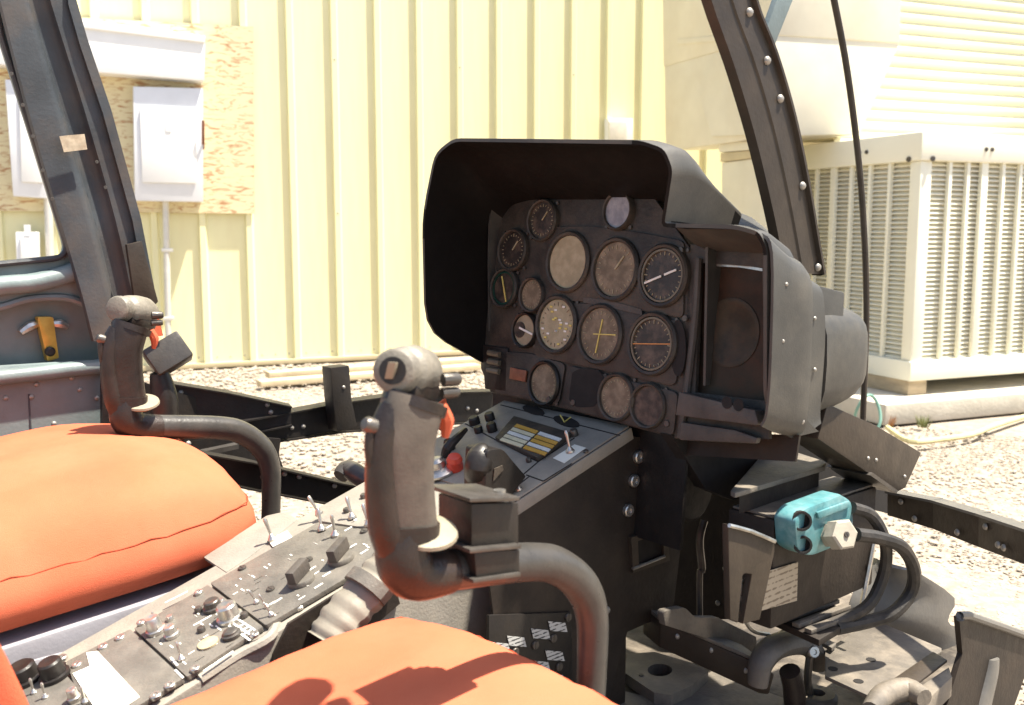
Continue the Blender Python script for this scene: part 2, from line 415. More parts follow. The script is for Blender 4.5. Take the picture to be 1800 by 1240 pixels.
# board with the electrical boxes
brd = thing('strand_board_panel', 'strand board sheet screwed to the yellow wall behind the electrical boxes', 'board', PW((445, 375)))
bpts = [PW(q, .034) for q in [(-260, 10), (445, 48), (447, 376), (-260, 368)]]
obj('board_sheet', prism(bpts, WN * .012), 'strand_board', brd)
trf = thing('wiring_trough', 'long white wiring trough with a lid above the electrical boxes', 'wiring trough', PW((355, 145)))
tp = [PW(q, .047) for q in [(-260, 5), (356, 78), (355, 148), (-260, 100)]]
obj('trough_body', prism(tp, WN * .16), 'white_paint', trf, bevel=.004)
tp = [PW(q, .205) for q in [(-260, -16), (360, 64), (360, 76), (-260, 1)]]
obj('trough_lid', prism([p - WN * .16 for p in tp], WN * .175), 'white_paint', trf, bevel=.003)
def ebox(name, px, door, label, knock=True):
    t = thing(name, label, 'electrical box', PW(px[3], .046))
    obj('enclosure', prism([PW(q, .047) for q in px], WN * .13), 'box_grey', t, bevel=.004)
    d = obj('door', prism([PW(q, .178) for q in door], WN * .014), 'white_paint', t, bevel=.004)
    c = sum((PW(q, .193) for q in door), V()) / 4
    obj('latch_plate', box(c + EZ * .12, WD * .018, WN * .003, EZ * .03), 'box_grey', d)
    return t
e1 = ebox('disconnect_box', [(233, 157), (353, 160), (354, 356), (236, 354)], [(246, 190), (346, 192), (345, 323), (250, 321)], 'tall grey electrical box with a white door on the strand board')
obj('switch_handle', tube([PW((357, 262), .12), PW((357, 245), .2), PW((357, 212), .22)], .009, 8, 3), 'red_brown', e1, smooth=True)
ebox('meter_box', [(12, 145), (82, 148), (84, 350), (26, 346)], [(34, 158), (75, 160), (76, 322), (38, 320)], 'white electrical box half hidden by the slanted door post')
ebox('wall_box', [(30, 408), (70, 408), (72, 470), (32, 468)], [(36, 414), (64, 414), (64, 464), (37, 462)], 'small white box low on the wall seen through the door window')
cdt = thing('conduit', 'thin grey conduit running down the wall below the tall electrical box', 'conduit', PW((296, 640), .06))
obj('pipe', tube([PW((291, 352), .1), PW((297, 645), .1)], .021, 12, 1), 'conduit_grey', cdt, smooth=True)
for yy in (440, 560):
    a = PW((292 + (yy - 352) * .02, yy), .095); obj('pipe_strap', box(a, WD * .035, WN * .028, EZ * .012), 'conduit_grey', cdt, bevel=.003)
cd2 = thing('conduit', 'grey conduit seen through the left door window', 'conduit', PW((86, 640), .06))
obj('pipe', tube([PW((84, 345), .1), PW((96, 640), .1)], .026, 12, 1), 'conduit_grey', cd2, smooth=True)
jb = thing('outlet_box', 'small grey outlet box on the wall above the black hood', 'outlet box', PW((1085, 245), .03))
obj('back_box', prism([PW(q, .03) for q in [(1062, 210), (1105, 210), (1105, 262), (1062, 262)]], WN * .07), 'box_grey', jb, bevel=.006)
obj('cover', prism([PW(q, .101) for q in [(1069, 214), (1100, 214), (1100, 258), (1069, 258)]], WN * .02), 'conduit_grey', jb, bevel=.006)
obj('pipe', tube([PW((1085, 262), .07), PW((1087, 600), .07)], .018, 10, 1), 'conduit_grey', jb, smooth=True)
# boards lying at the foot of the wall
for i, (a, b, h, l) in enumerate([((455, 683), (840, 652), .035, 'nearer of two boards lying on the gravel by the wall'), ((470, 668), (860, 640), .04, 'farther of two boards lying on the gravel by the wall')]):
    A, B = PZ(a, .0), PZ(b, .0); d = (B - A).normalized(); n = V((-d.y, d.x, 0))
    o = obj('lumber_board', box((A + B) / 2 + EZ * (.012 + h / 2), (B - A) / 2, n * .05, EZ * h / 2), 'lumber', None, bevel=.003, loc=(A + B) / 2)
    tag(o, l, 'board', 'boards on the gravel')

# =================================================================== AIR CONDITIONER
AD = WD; AN = WN; AL = -AN        # right face runs along AD, left face runs back along -AN
corner = PZ((1600, 670), .18)
ACH = 1.235
pad = thing('concrete_pad', 'low concrete pad under the air conditioner', 'pad', corner + V((0, 0, -.18)))
pc = V((corner.x, corner.y, 0)) + AN * .16 - AD * .30
obj('slab', prism([pc, pc + AD * 3.2, pc + AD * 3.2 - AN * 2.9, pc - AN * 2.9], EZ * .105), 'concrete', pad, bevel=.012)
wb = None
for i, (s, lab) in enumerate([(.0, 'wooden block under the near corner of the air conditioner'), (1.5, 'wooden block under the far end of the air conditioner')]):
    c = V((corner.x, corner.y, .1425)) + AD * (s + .05) - AN * .60
    o = obj('wood_block', box(c, AD * .06, AN * .60, EZ * .0365), 'wood', None, bevel=.004, loc=c - EZ * .0365); tag(o, lab, 'wood block', 'blocks under the air conditioner')
ac = thing('air_conditioner', 'large cream air conditioner with louvred coil sides', 'air conditioner', corner)
W1, W2 = 1.55, -(PL(1336, 500, corner, AD) - corner).dot(AN)
def acp(s, d, z): return corner + AD * s - AN * d + EZ * z
obj('base_pan', prism([acp(-.02, -.02, 0), acp(W1 + .02, -.02, 0), acp(W1 + .02, W2 + .02, 0), acp(-.02, W2 + .02, 0)], EZ * .1), 'cream', ac, bevel=.008)
obj('top_cover', prism([acp(-.02, -.02, ACH - .14), acp(W1 + .02, -.02, ACH - .14), acp(W1 + .02, W2 + .02, ACH - .14), acp(-.02, W2 + .02, ACH - .14)], EZ * .14), 'cream', ac, bevel=.012)
obj('coil_core', prism([acp(.045, .045, .1), acp(W1 - .045, .045, .1), acp(W1 - .045, W2 - .045, .1), acp(.045, W2 - .045, .1)], EZ * (ACH - .24)), 'coil_tan', ac)
for s, d in ((.03, .03), (W1 - .03, .03), (.03, W2 - .03), (W1 - .03, W2 - .03)):
    obj('corner_post', box(acp(s, d, ACH / 2 - .02), AD * .036, AN * .036, EZ * (ACH / 2 - .121)), 'cream', ac, bevel=.006)
zz0, zz1 = .1, ACH - .14
def bar(s, d, half, th, out): obj('grille_bar', box(acp(s, d, (zz0 + zz1) / 2), half, th, EZ * (zz1 - zz0) / 2), 'cream', ac, bevel=.003)
for i, s in enumerate((.19, .31, .42, .55, .67, .79, .92, 1.05, 1.18, 1.3, 1.42)): bar(s, .006, AD * (.022 if i in (2, 6) else .010), AN * .012, 0)
for i, d in enumerate([.066 + (W2 - .13) * k / 8 for k in range(1, 8)]): bar(.006, d, AN * (.02 if i == 3 else .010), AD * .012, 0)
slm = {}
def slats(face, a0, a1):
    n = 42
    for k in range(n):
        z = zz0 + (k + .5) * (zz1 - zz0) / n
        if face == 'r': c = acp((a0 + a1) / 2, .026, z); h = AD * ((a1 - a0) / 2); o_ = AN
        else: c = acp(.026, (a0 + a1) / 2, z); h = AN * ((a1 - a0) / 2); o_ = -AD
        if face not in slm:
            bm = box(c, h, o_ * .012 + EZ * -.008, (EZ * .002))
            slm[face] = (obj('louvre_slat', bm, 'cream', ac), z)
        else:
            s_, z0 = slm[face]; q = bpy.data.objects.new('louvre_slat', s_.data); COL.objects.link(q); q.parent = ac; q.location = EZ * (z - z0)
slats('r', .066, W1 - .066); slats('l', .066, W2 - .066)
for s in (.44, .46, .9, .93): pass
for s in (.40, .44): inst(M_FAST, ac, acp(s, -.021, ACH - .075), quat(AN), .011, 'screw')
for d in (.36, .41): inst(M_FAST, ac, acp(-.021, d, ACH - .075), quat(-AD), .011, 'screw')
inst(M_FAST, ac, acp(.05, -.021, ACH - .13), quat(AN), .014, 'screw'); inst(M_FAST, ac, acp(-.021, .06, ACH - .13), quat(-AD), .014, 'screw')
# duct between wall and machine, tapering down
dct = thing('air_duct', 'big tapered sheet metal air duct rising beside the air conditioner', 'duct', acp(-.1, W2, 0))
dn = acp(0, .58, 0)
def PD(q, off=0): return PL(q[0], q[1], dn + AN * off, AN)
low = [PD(q) for q in [(1362, 240), (1512, 236), (1582, 76), (1362, 62)]]
obj('tapered_section', prism(low, -AN * 1.1), 'duct_metal', dct, bevel=.006)
up_ = [PD(q, .006) for q in [(1362, 62), (1582, 76), (1588, -150), (1362, -170)]]
obj('straight_section', prism(up_, -AN * 1.11), 'duct_metal', dct, bevel=.006)
# left, shaded side of the duct
e0, e1_, e2, e3 = PD((1362, 240)), PD((1362, 62)), PD((1362, -170)), None
pn = AD
def PS(q): return PL(q[0], q[1], e0 - AD * .004, pn)
obj('side_panel', prism([PS(q) for q in [(1362, 236), (1254, 240), (1203, 78), (1362, 60)]], -AD * .012), 'duct_metal', dct)
obj('side_panel', prism([PS(q) for q in [(1362, 57), (1201, 72), (1199, -170), (1362, -190)]], -AD * .016), 'duct_metal', dct)
obj('flange', prism([PS(q) for q in [(1364, 55), (1198, 70), (1198, 80), (1364, 65)]], -AD * .03), 'duct_metal', dct, bevel=.003)
# plain box that joins the duct to the machine
pl_ = thing('duct_plenum', 'plain beige plenum box between the wall and the air conditioner', 'plenum', PS((1260, 500)))
obj('side_sheet', prism([PS(q) + AD * .05 for q in [(1350, 274), (1256, 286), (1254, 470), (1250, 640), (1350, 640)]], AD * .06), 'duct_metal', pl_, bevel=.004)
obj('seam_flange', prism([PS(q) + AD * .03 for q in [(1350, 247), (1256, 250), (1256, 268), (1350, 260)]], AD * .1), 'duct_metal', pl_, bevel=.003)
obj('seam_strip', prism([PS(q) + AD * .04 for q in [(1350, 261), (1256, 269), (1256, 285), (1350, 273)]], AD * .08), 'wall_trim', pl_, bevel=.003)
# corrugated cooler housing behind
cor = thing('corrugated_housing', 'cream horizontally corrugated housing above the air conditioner', 'housing', acp(.5, .9, ACH))
ch = acp(0, .96, 0)
def PC(q, off=0): return PL(q[0], q[1], ch + AN * off, AN)
a0 = PC((1470, 238)); zb = a0.z - .02; L_ = 2.9
rows_c = []
npitch = .064
row = [(0, 0), (.02, .018), (.034, .018), (.05, 0)]
first = None
for k in range(34):
    z = zb + k * npitch
    if first is None:
        pts = [a0 + AN * o_ + EZ * (zb - a0.z + h_) for h_, o_ in row + [(npitch, 0)]]
        bm = skin([pts, [p + AD * L_ for p in pts]], .003); first = obj('corrugated_strip', bm, 'corrugated_cream', cor); continue
    o = bpy.data.objects.new('corrugated_strip', first.data); COL.objects.link(o); o.parent = cor; o.location = EZ * (k * npitch)
b0 = V((a0.x, a0.y, zb)); obj('housing_core', prism([b0 - AN * .01, b0 - AN * .01 + AD * L_, b0 - AN * .6 + AD * L_, b0 - AN * .6], EZ * (34 * npitch)), 'wall_trim', cor)
obj('bottom_rail', prism([b0 + AN * .04, b0 + AN * .04 + AD * L_, b0 - AN * .02 + AD * L_, b0 - AN * .02], -EZ * .05), 'cream', cor, bevel=.004)
# hoses and weeds
hp = [PZ(q, .02) for q in [(1560, 752), (1600, 776), (1660, 772), (1710, 764), (1745, 750), (1800, 733), (1900, 705)]]
o = obj('garden_hose', tube(hp, .013, 8, 5), 'hose_yellow', None, True, loc=hp[0]); tag(o, 'yellowish garden hose lying across the gravel', 'hose')
cc = PZ((1525, 740), .10) ; cpts = [cc + (RV * math.cos(a) * .055 + EZ * math.sin(a) * .085) + FH * .02 * math.sin(2 * a) + EZ * .03 for a in [math.pi * 2 * i / 14 for i in range(-3, 10)]]
o = obj('coiled_hose', tube(cpts, .007, 8, 4), 'hose_green', None, True, loc=cc); tag(o, 'thin green hose loop beside the concrete pad', 'hose')
def weed(name, q, n, h, m, lab):
    c = PZ(q, 0); bm = bmesh.new(); rnd = random.Random(n)
    for i in range(n):
        a = rnd.random() * 6.28; r = rnd.random() * h * .4; p = c + V((math.cos(a) * r, math.sin(a) * r, 0)); t = V((math.cos(a) * rnd.uniform(.1, .7), math.sin(a) * rnd.uniform(.1, .7), 1)).normalized() * h * rnd.uniform(.5, 1); s = V((-math.sin(a), math.cos(a), 0)) * h * .035
        v = [bm.verts.new(x) for x in (p - s, p + s, p + t * .6 + s * .7, p + t, p + t * .6 - s * .7)]; bm.faces.new(v)
    me = bpy.data.meshes.new(name); bmesh.ops.translate(bm, verts=bm.verts, vec=-c); bm.to_mesh(me); bm.free(); me.materials.append(MATS[m]); o = link(name, me); o.location = c; tag(o, lab, 'weed')
weed('weed_tuft', (1622, 752), 60, .075, 'weed', 'small green weed growing at the foot of the concrete pad')
weed('dry_weed_tuft', (1562, 748), 50, .07, 'weed_dry', 'small rusty dry weed beside the concrete pad')
# =================================================================== COCKPIT
# ---- instrument panel plane
PT = math.radians(7); PNN = V((0, -math.cos(PT), math.sin(PT)))         # faces aft
PP0 = CAM + ray(1085, 530) * 1.45
PUP = V((0, math.sin(PT), math.cos(PT)))
def PI(q, off=0): return PL(q[0], q[1], PP0 + PNN * off, PNN)
# ---- console plane
C1 = PI((1095, 755)); CA = math.radians(17.7); CN = V((0, -math.sin(CA), math.cos(CA))); CF = V((0, math.cos(CA), math.sin(CA)))
def CP(q, off=0): return PL(q[0], q[1], C1 + CN * off, CN)

# ---------------------------------------------------------------- airframe
air = thing('helicopter_cockpit_frame', 'stripped helicopter cockpit frame with slanted posts and riveted beams', 'helicopter', (-1.1, 1.0, .12))
FLZ = .24
# floor sheets
fl = [(-1.92, -.1), (-.50, -.1), (-.50, .95), (-.60, 1.40), (-.74, 1.72), (-1.50, 1.72), (-1.92, .8)]
obj('floor', prism([V((x, y, FLZ - .03)) for x, y in fl], EZ * .03), 'floor_grey', air)
obj('belly', prism([V((x * .98 - .02, y, .06)) for x, y in fl], EZ * (FLZ - .092)), 'slate_dark', air, bevel=.03)
# left door: lower skin with pocket, window opening
DX = -1.90
def PDR(q): return PX(q, DX)
douter = [(-330, 520), (-330, -400), (30, -400), (64, 250), (130, 435), (215, 520), (230, 700), (230, 800), (-330, 830)]
win = fillet([(-300, -300, 0), (-70, -300, 0), (0, 62, 0), (60, 250, 0), (122, 452, 30), (-60, 470, 0), (-300, 488, 0)], .2, 5)
pocket = fillet([(-300, 560, 0), (0, 541, 20), (50, 524, 25), (125, 522, 30), (172, 548, 25), (180, 638, 8), (-300, 668, 0)], .2, 4)
obj('door_skin', holed([PDR(q) for q in douter], [[PDR(q) for q in win], [PDR(q) for q in pocket]], EX * -.022), 'slate_blue', air, smooth=True, ang=25)
obj('door_pocket', prism([PX(q, DX - .042) for q in [(-300, 500), (200, 505), (205, 660), (-300, 690)]], EX * -.006), 'slate_blue', air)
wr = [PDR(q) + EX * .004 for q in win]
obj('window_trim', tube(wr + [wr[0]], .0055, 8, 1), 'slate_dark', air, True)
pk = [PDR(q) + EX * .001 for q in pocket]
obj('pocket_lip', tube(pk[1:], .007, 8, 1), 'slate_blue', air, True)
obj('door_ledge', tube([PX(q, DX + .012) for q in [(-300, 545), (-20, 505), (60, 497), (130, 478), (165, 452)]], .017, 12, 5), 'slate_blue', air, True)
obj('door_ledge', tube([PX(q, DX + .014) for q in [(-300, 690), (0, 664), (120, 650), (195, 643)]], .014, 12, 4), 'slate_blue', air, True)
obj('riveted_skin', prism([PX(q, DX + .006) for q in [(-330, 696), (200, 652), (200, 800), (-330, 850)]], EX * -.005), 'slate_blue', air)
obj('skin_seam', box((PX((51, 698), DX + .0065) + PX((55, 775), DX + .0065)) / 2, EY * .0012, EX * .0012, EZ * .045), 'slate_dark', air)
dots([(64, 676), (55, 698), (126, 665), (140, 685), (16, 780), (10, 700), (95, 745), (170, 700)], M_RIVET, air, lambda q: PX(q, DX + .006), EX, .0048, 'rivet')
dots([(32, 485), (92, 480), (128, 462)], M_RIVET, air, lambda q: PX(q, DX), EX, .0042, 'rivet')
# latch in the pocket
lt = obj('door_latch', prism([PX(q, DX - .036) for q in fillet([(60, 556), (88, 556), (98, 628), (78, 634)], .15)], EX * .02), 'brass', air, bevel=.002)
obj('latch_wing', tube([PX(q, DX - .03) for q in [(36, 585), (52, 574), (66, 570)]], [.006, .009, .006], 8, 3), 'metal', lt, True)
obj('latch_wing', tube([PX(q, DX - .03) for q in [(90, 570), (106, 570), (119, 575)]], [.006, .009, .005], 8, 3), 'metal', lt, True)
obj('latch_knob', lathe(PX((87, 618), DX - .016), EX, [(.009, 0), (.009, .006), (.005, .009), (0, .009)], 14), 'black_paint', lt, True)
# slanted left post: ribbed channel section
st = [((-40, -140), (96, -120)), ((0, 20), (130, 5)), ((52, 220), (192, 190)), ((105, 400), (246, 385)), ((140, 520), (272, 520)), ((160, 600), (288, 590))]
sec = [(0, 0), (.015, .009), (.30, .011), (.36, .009), (.42, .001), (.46, -.010), (.62, -.011), (.66, -.004), (.68, .004), (.80, .005), (.98, .004), (1, -.008)]
rows = []
for a, b in st:
    A, B = PX(a, -1.87), PX(b, -1.87); rows.append([A + (B - A) * u + EX * v for u, v in sec])
def dense(rows, n=4):
    out = []
    cols = [smooth_path([r[i] for r in rows], n) for i in range(len(rows[0]))]
    return [[c[k] for c in cols] for k in range(len(cols[0]))]
obj('door_post', skin(dense(rows), .012), 'slate_dark', air, True, ang=60)
obj('post_edge_flange', prism([PX(q, -1.862) for q in [(118, -60), (132, 0), (152, 70), (194, 195), (246, 385), (272, 520), (256, 520), (231, 388), (179, 200), (138, 78), (118, 8)]], EX * .006), 'slate_dark', air)
obj('post_joint_cover', prism([PX(q, -1.848) for q in [(219, 430), (246, 424), (275, 530), (262, 545), (236, 545)]], EX * .01), 'frame_brown', air, bevel=.002)
tp_ = obj('tape_strip', prism([PX(q, -1.842) for q in [(104, 240), (122, 238), (148, 236), (153, 263), (112, 268)]], EX * .0015), 'tape', air)
dots([(20, 130), (40, 185), (58, 240), (75, 300), (92, 350), (170, 285), (185, 330)], M_FAST, air, lambda q: PX(q, -1.860), EX, .0032, 'rivet')
# left nose beams: riveted channels (front edge of the left floor and sill)
def beam(name, top, bot, xs, m='black_paint', th=.012, flange=.03, rv=()):
    """face between pixel lines top/bot standing at x distances xs, with a flange on top"""
    n = len(top); A = [PX(top[i], xs[i]) for i in range(n)]; B = [PX(bot[i], xs[i]) for i in range(n)]
    rows = [A, B]; nr = V((0, 0, 0))
    bm = bmesh.new()
    for i in range(n - 1):
        d = (A[i + 1] - A[i]); nn = d.cross(EZ).normalized()
        if nn.dot(CAM - A[i]) < 0: nn = -nn
        prism([A[i], A[i + 1], B[i + 1], B[i]], nn * -th, bm)
    o = obj(name, bm, m, air)
    for W, sg, nm in ((A, 1, 'beam_flange'), (B, -1, 'beam_flange')):
        bm = bmesh.new()
        for i in range(n - 1):
            d = (W[i + 1] - W[i]); nn = d.cross(EZ).normalized()
            if nn.dot(CAM - W[i]) < 0: nn = -nn
            a, b = W[i] + EZ * (.001 * sg), W[i + 1] + EZ * (.001 * sg)
            prism([a + nn * flange * .35, b + nn * flange * .35, b - nn * flange, a - nn * flange], EZ * .003 * sg, bm)
        obj(nm, bm, m, o)
    for q in rv:
        for i in range(n - 1):
            if top[i][0] <= q[0] <= top[i + 1][0]:
                d = (A[i + 1] - A[i]); nn = d.cross(EZ).normalized()
                if nn.dot(CAM - A[i]) < 0: nn = -nn
                inst(M_RIVET, o, PL(q[0], q[1], A[i], nn), quat(nn), .0052, 'rivet')
    return o
beam('sill_beam', [(296, 676), (400, 693), (512, 717)], [(296, 760), (400, 768), (512, 745)], [-1.86, -1.82, -1.78], rv=[(318, 690), (305, 698), (309, 713), (470, 712), (476, 725)])
beam('cross_beam', [(330, 752), (430, 742), (510, 727), (600, 710), (720, 694), (868, 690)], [(330, 792), (430, 782), (510, 770), (600, 757), (720, 748), (868, 738)], [-1.80, -1.80, -1.79, -1.78, -1.76, -1.72], rv=[(513, 752), (533, 750), (822, 718), (838, 722), (674, 730)])
beam('chin_beam', [(300, 790), (440, 815), (600, 852), (760, 880)], [(300, 826), (440, 857), (600, 888), (760, 915)], [-1.62, -1.6, -1.58, -1.55], rv=[(340, 812), (500, 833), (526, 838), (588, 854), (462, 838)])
obj('gusset_plate', prism([PX(q, -1.75) for q in fillet([(330, 760, 0), (494, 772, 0), (490, 800, 8), (500, 828, 0), (330, 800, 0)])], EX * -.01), 'black_paint', air)
inst(M_RIVET, air, PX((471, 794), -1.75), quat(EX), .006, 'rivet')
br = obj('upright_bracket', prism([PX(q, -1.735) for q in [(581, 647), (614, 643), (618, 700), (628, 750), (592, 759), (585, 700)]], EX * -.035), 'black_paint', air, bevel=.002)
inst(M_RIVET, br, PX((604, 681), -1.735), quat(EX), .004, 'rivet')
obj('torque_tube', tube([PX((598, 838), -1.42), PX((612, 826), -1.42), PX((640, 842), -1.38), PX((700, 870), -1.34)], [.013, .017, .017, .017], 14, 4), 'tube_grey', air, True)
# inner foot well frames beyond left cyclic
obj('footwell_post', prism([PX(q, -1.66) for q in [(322, 760), (345, 758), (356, 860), (334, 870)]], EX * -.03), 'black_paint', air)
dots([(331, 780), (336, 802), (341, 835)], M_RIVET, air, lambda q: PX(q, -1.66), EX, .005, 'rivet')
obj('footwell_slat', prism([PX(q, -1.7) for q in [(345, 797), (420, 781), (420, 789), (345, 806)]], EX * -.02), 'dark_metal', air)
obj('footwell_wall', prism([PX(q, -1.84) for q in [(180, 650), (345, 700), (345, 1000), (180, 1000)]], EX * -.012), 'black_paint', air)
# right windscreen post
pst = [((1222, -110), (1318, -95)), ((1249, 0), (1326, 0)), ((1290, 118), (1362, 95)), ((1325, 235), (1394, 205)), ((1352, 345), (1418, 320)), ((1368, 420), (1434, 415)), ((1378, 480), (1446, 482))]
rows = []
sec2 = [(0, -.014), (.02, 0), (.42, .001), (.45, .003), (.50, .003), (.53, .001), (.93, .0), (.95, .006), (1, .006), (1, -.014)]
SPX = -.80
nD = (V((0, 0, 0)) - FH).normalized()
rows = []
for i, (a, b) in enumerate(pst):
    A, B = PX(a, SPX), PX(b, SPX); rows.append([A + (B - A) * u + EX * v for u, v in sec2])
rp = obj('windscreen_post', skin(dense(rows), .006), 'frame_brown', air, True, ang=30)
dots([(1317, 22), (1348, 107), (1371, 174), (1410, 327)], M_RIVET, rp, lambda q: PX(q, SPX + .001), EX, .0062, 'rivet')
dots([(1437, 470)], M_RIVET, rp, lambda q: PX(q, SPX + .001), EX, .0062, 'rivet')
obj('post_strut', prism([PX(q, -.85) for q in [(1345, 60), (1366, 0), (1400, -90), (1428, -90), (1394, 0), (1362, 80)]], EX * -.01), 'slate_blue', air, bevel=.001)
# right nose beam
def rbeam():
    tl = [(1560, 868), (1640, 884), (1720, 908), (1810, 938), (1960, 990)]; bl = [(1560, 906), (1640, 930), (1720, 962), (1810, 996), (1960, 1052)]
    z0 = .50; A = [PZ(q, z0) for q in tl]
    A = [PX(q, -.80 + .28 * (q[0] - 1560) / 240) for q in tl]; B = [PX(q, -.80 + .28 * (p[0] - 1560) / 240) for q, p in zip(bl, tl)]
    bm = bmesh.new(); f = bmesh.new()
    for i in range(4):
        d = A[i + 1] - A[i]; nn = d.cross(EZ).normalized()
        if nn.dot(CAM - A[i]) < 0: nn = -nn
        prism([A[i], A[i + 1], B[i + 1], B[i]], nn * -.008, bm)
        prism([A[i] + nn * .006 + EZ * .001, A[i + 1] + nn * .006 + EZ * .001, A[i + 1] - nn * .02 + EZ * .001, A[i] - nn * .02 + EZ * .001], EZ * .004, f)
    o = obj('nose_beam', bm, 'frame_brown', air); obj('beam_flange', f, 'skin_grey', o)
    for q in [(1584, 882), (1608, 912), (1683, 936), (1755, 958), (1765, 963), (1733, 926)]:
        i = min(3, max(0, [k for k in range(4) if tl[k][0] <= q[0]][-1])); d = A[i + 1] - A[i]; nn = d.cross(EZ).normalized()
        if nn.dot(CAM - A[i]) < 0: nn = -nn
        inst(M_RIVET, o, PL(q[0], q[1], A[i], nn), quat(nn), .0052, 'rivet')
rbeam()
# loose whip
an = [PX(q, -1.05) for q in [(1440, -120), (1466, 0), (1490, 130), (1510, 290), (1520, 430), (1523, 560), (1519, 680), (1516, 760)]]
o = obj('whip_antenna', tube(an, .0062, 10, 5), 'frame_brown', None, True, loc=an[-1]); tag(o, 'thin dark whip rising past the right post, beside the air conditioner', 'antenna')

# ---------------------------------------------------------------- hood + instrument panel
pan = thing('instrument_panel', 'dusty black instrument panel full of round gauges under a deep hood', 'instrument panel', (-1.0, 1.08, .68))
po = [(845, 648), (850, 400), (900, 320), (1130, 320), (1215, 440), (1213, 600), (1190, 772), (1090, 745), (965, 712), (862, 690)]
obj('main_plate', prism([PI(q) for q in po], -PNN * .006), 'panel_grey', pan, bevel=.0015)
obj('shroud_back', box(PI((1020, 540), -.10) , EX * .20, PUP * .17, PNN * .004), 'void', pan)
# raised sub panel trims
def trim(pts, off=.001, th=.004, m='panel_grey', name='trim_plate', r=.15): return obj(name, prism([PI(q, off) for q in fillet(pts, r, 3)], PNN * th), m, pan, bevel=.001)
trim([(1000, 642), (1100, 668), (1195, 690), (1186, 768), (1090, 742), (990, 716)])
trim([(950, 400), (1040, 398), (1130, 410), (1205, 424), (1203, 560), (1128, 546), (1046, 530), (952, 530)], .001, .003)
trim([(950, 534), (1045, 534), (1126, 552), (1200, 566), (1190, 680), (1100, 660), (1010, 640), (940, 626)], .001, .003)
trim([(880, 618), (936, 622), (996, 640), (984, 712), (870, 690)], .001, .003)
# gauges: pixel centre, pixel half-height, dial material, kind
GW = 1.0
M_G = {}
def gauge(q, rp, m, ring='panel_grey', kind=None, lab=None):
    c = PI(q, .004); dep = (c - CAM).dot(DV); r = rp * dep / F / .985
    g = obj('gauge', lathe(c, PNN, [(r * 1.12, -.02), (r * 1.12, .004), (r * 1.06, .007), (r * .97, .006), (r * .95, .001), (0, .001)], 32), ring, pan, True, ang=30)
    obj('dial', lathe(c + PNN * .0012, PNN, [(r * .945, 0), (r * .945, .0006), (0, .0006)], 32), m, g)
    if kind in ('ring', 'horizon', 'white'):
        obj('dial_ring', lathe(c + PNN * .002, PNN, [(r * .93, 0), (r * .93, .003), (r * .86, .003), (r * .86, 0)], 32, caps=False), 'dial_ring', g)
    if kind == 'green': obj('dial_ring', lathe(c + PNN * .002, PNN, [(r * .93, 0), (r * .93, .002), (r * .84, .002), (r * .84, 0)], 32, caps=False), 'green_ring', g)
    def needle(a, l0, l1, w, mm, nm='needle', off=.003):
        d = EX * math.cos(a) + PUP * math.sin(a); n_ = PNN.cross(d)
        obj(nm, box(c + PNN * off + d * (r * (l0 + l1) / 2), d * (r * (l1 - l0) / 2), n_ * (r * w), PNN * .0006), mm, g)
    if kind == 'white': needle(.36, -.85, -.06, .035, 'mark_white'); needle(.36, .08, .62, .035, 'mark_white')
    elif kind == 'horizon': needle(0.08, -.86, .86, .018, 'mark_orange', 'horizon_bar')
    elif kind == 'cross': needle(0.05, -.3, .8, .02, 'mark_yellow'); needle(1.42, -.7, .55, .02, 'mark_yellow')
    elif kind == 'digits':
        rnd = random.Random(5)
        for _ in range(22):
            a = rnd.random() * 6.28; rr = rnd.choice((.25, .55, .75)); p = c + PNN * .0028 + (EX * math.cos(a) + PUP * math.sin(a)) * r * rr
            obj('dial_mark', box(p, EX * r * .07, PUP * r * .035, PNN * .0003), rnd.choice(('mark_white', 'mark_yellow', 'mark_yellow')), g)
    elif kind == 'green': needle(-1.2, -.7, .8, .035, 'mark_yellow')
    elif kind == 'half':
        obj('dial_dark_disc', lathe(c + PNN * .002 - EX * r * .45, PNN, [(r * .5, 0), (r * .5, .001), (0, .001)], 20, sq=(.8, 1.5) if False else (1, 1)), 'dark_dial', g); needle(-.25, -.5, .8, .06, 'mark_white')  # darker disc over the left part of the dial
    elif kind == 'faint': needle(.9, .0, .6, .03, 'tan_dial')
    if kind in ('ring', 'horizon', 'cross', 'digits', 'white', 'faint', 'scale'):
        bm = bmesh.new()
        for k in range(24):
            a = k * math.pi / 12; d = EX * math.cos(a) + PUP * math.sin(a)
            box(c + PNN * .0026 + d * r * .77, d * r * (.07 if k % 3 == 0 else .04), PNN.cross(d) * r * .013, PNN * .0003, bm)
        obj('scale_marks', bm, 'tan_dial' if m != 'tan_dial' else 'brown_dial', g)
    # bezel screws
    for a in (.785, 2.356, 3.927, 5.498):
        inst(M_FAST, g, c + (EX * math.cos(a) + PUP * math.sin(a)) * r * 1.28 - PNN * .002, quat(PNN), .003, 'screw')
    return g
gauge((1088, 371), 31, 'blue_dial')
gauge((955, 388), 33, 'dark_dial', 'panel_grey', 'faint')
gauge((1000, 461), 48, 'tan_dial', 'panel_grey', None)
gauge((1083, 474), 50, 'brown_dial', 'panel_grey', 'faint')
gauge((1167, 485), 50, 'dark_dial', 'panel_grey', 'white')
gauge((937, 519), 28, 'brown_dial', 'panel_grey', 'scale')
gauge((888, 507), 31, 'dark_dial', 'panel_grey', 'green')
gauge((903, 440), 33, 'dark_dial', 'panel_grey', 'faint')  # dial coloured dark to carry the hood's shadow
gauge((924, 581), 28, 'pale_dial', 'black_paint', 'half')
gauge((980, 571), 46, 'tan_dial', 'panel_grey', 'digits')
gauge((1056, 588), 48, 'brown_dial', 'panel_grey', 'cross')
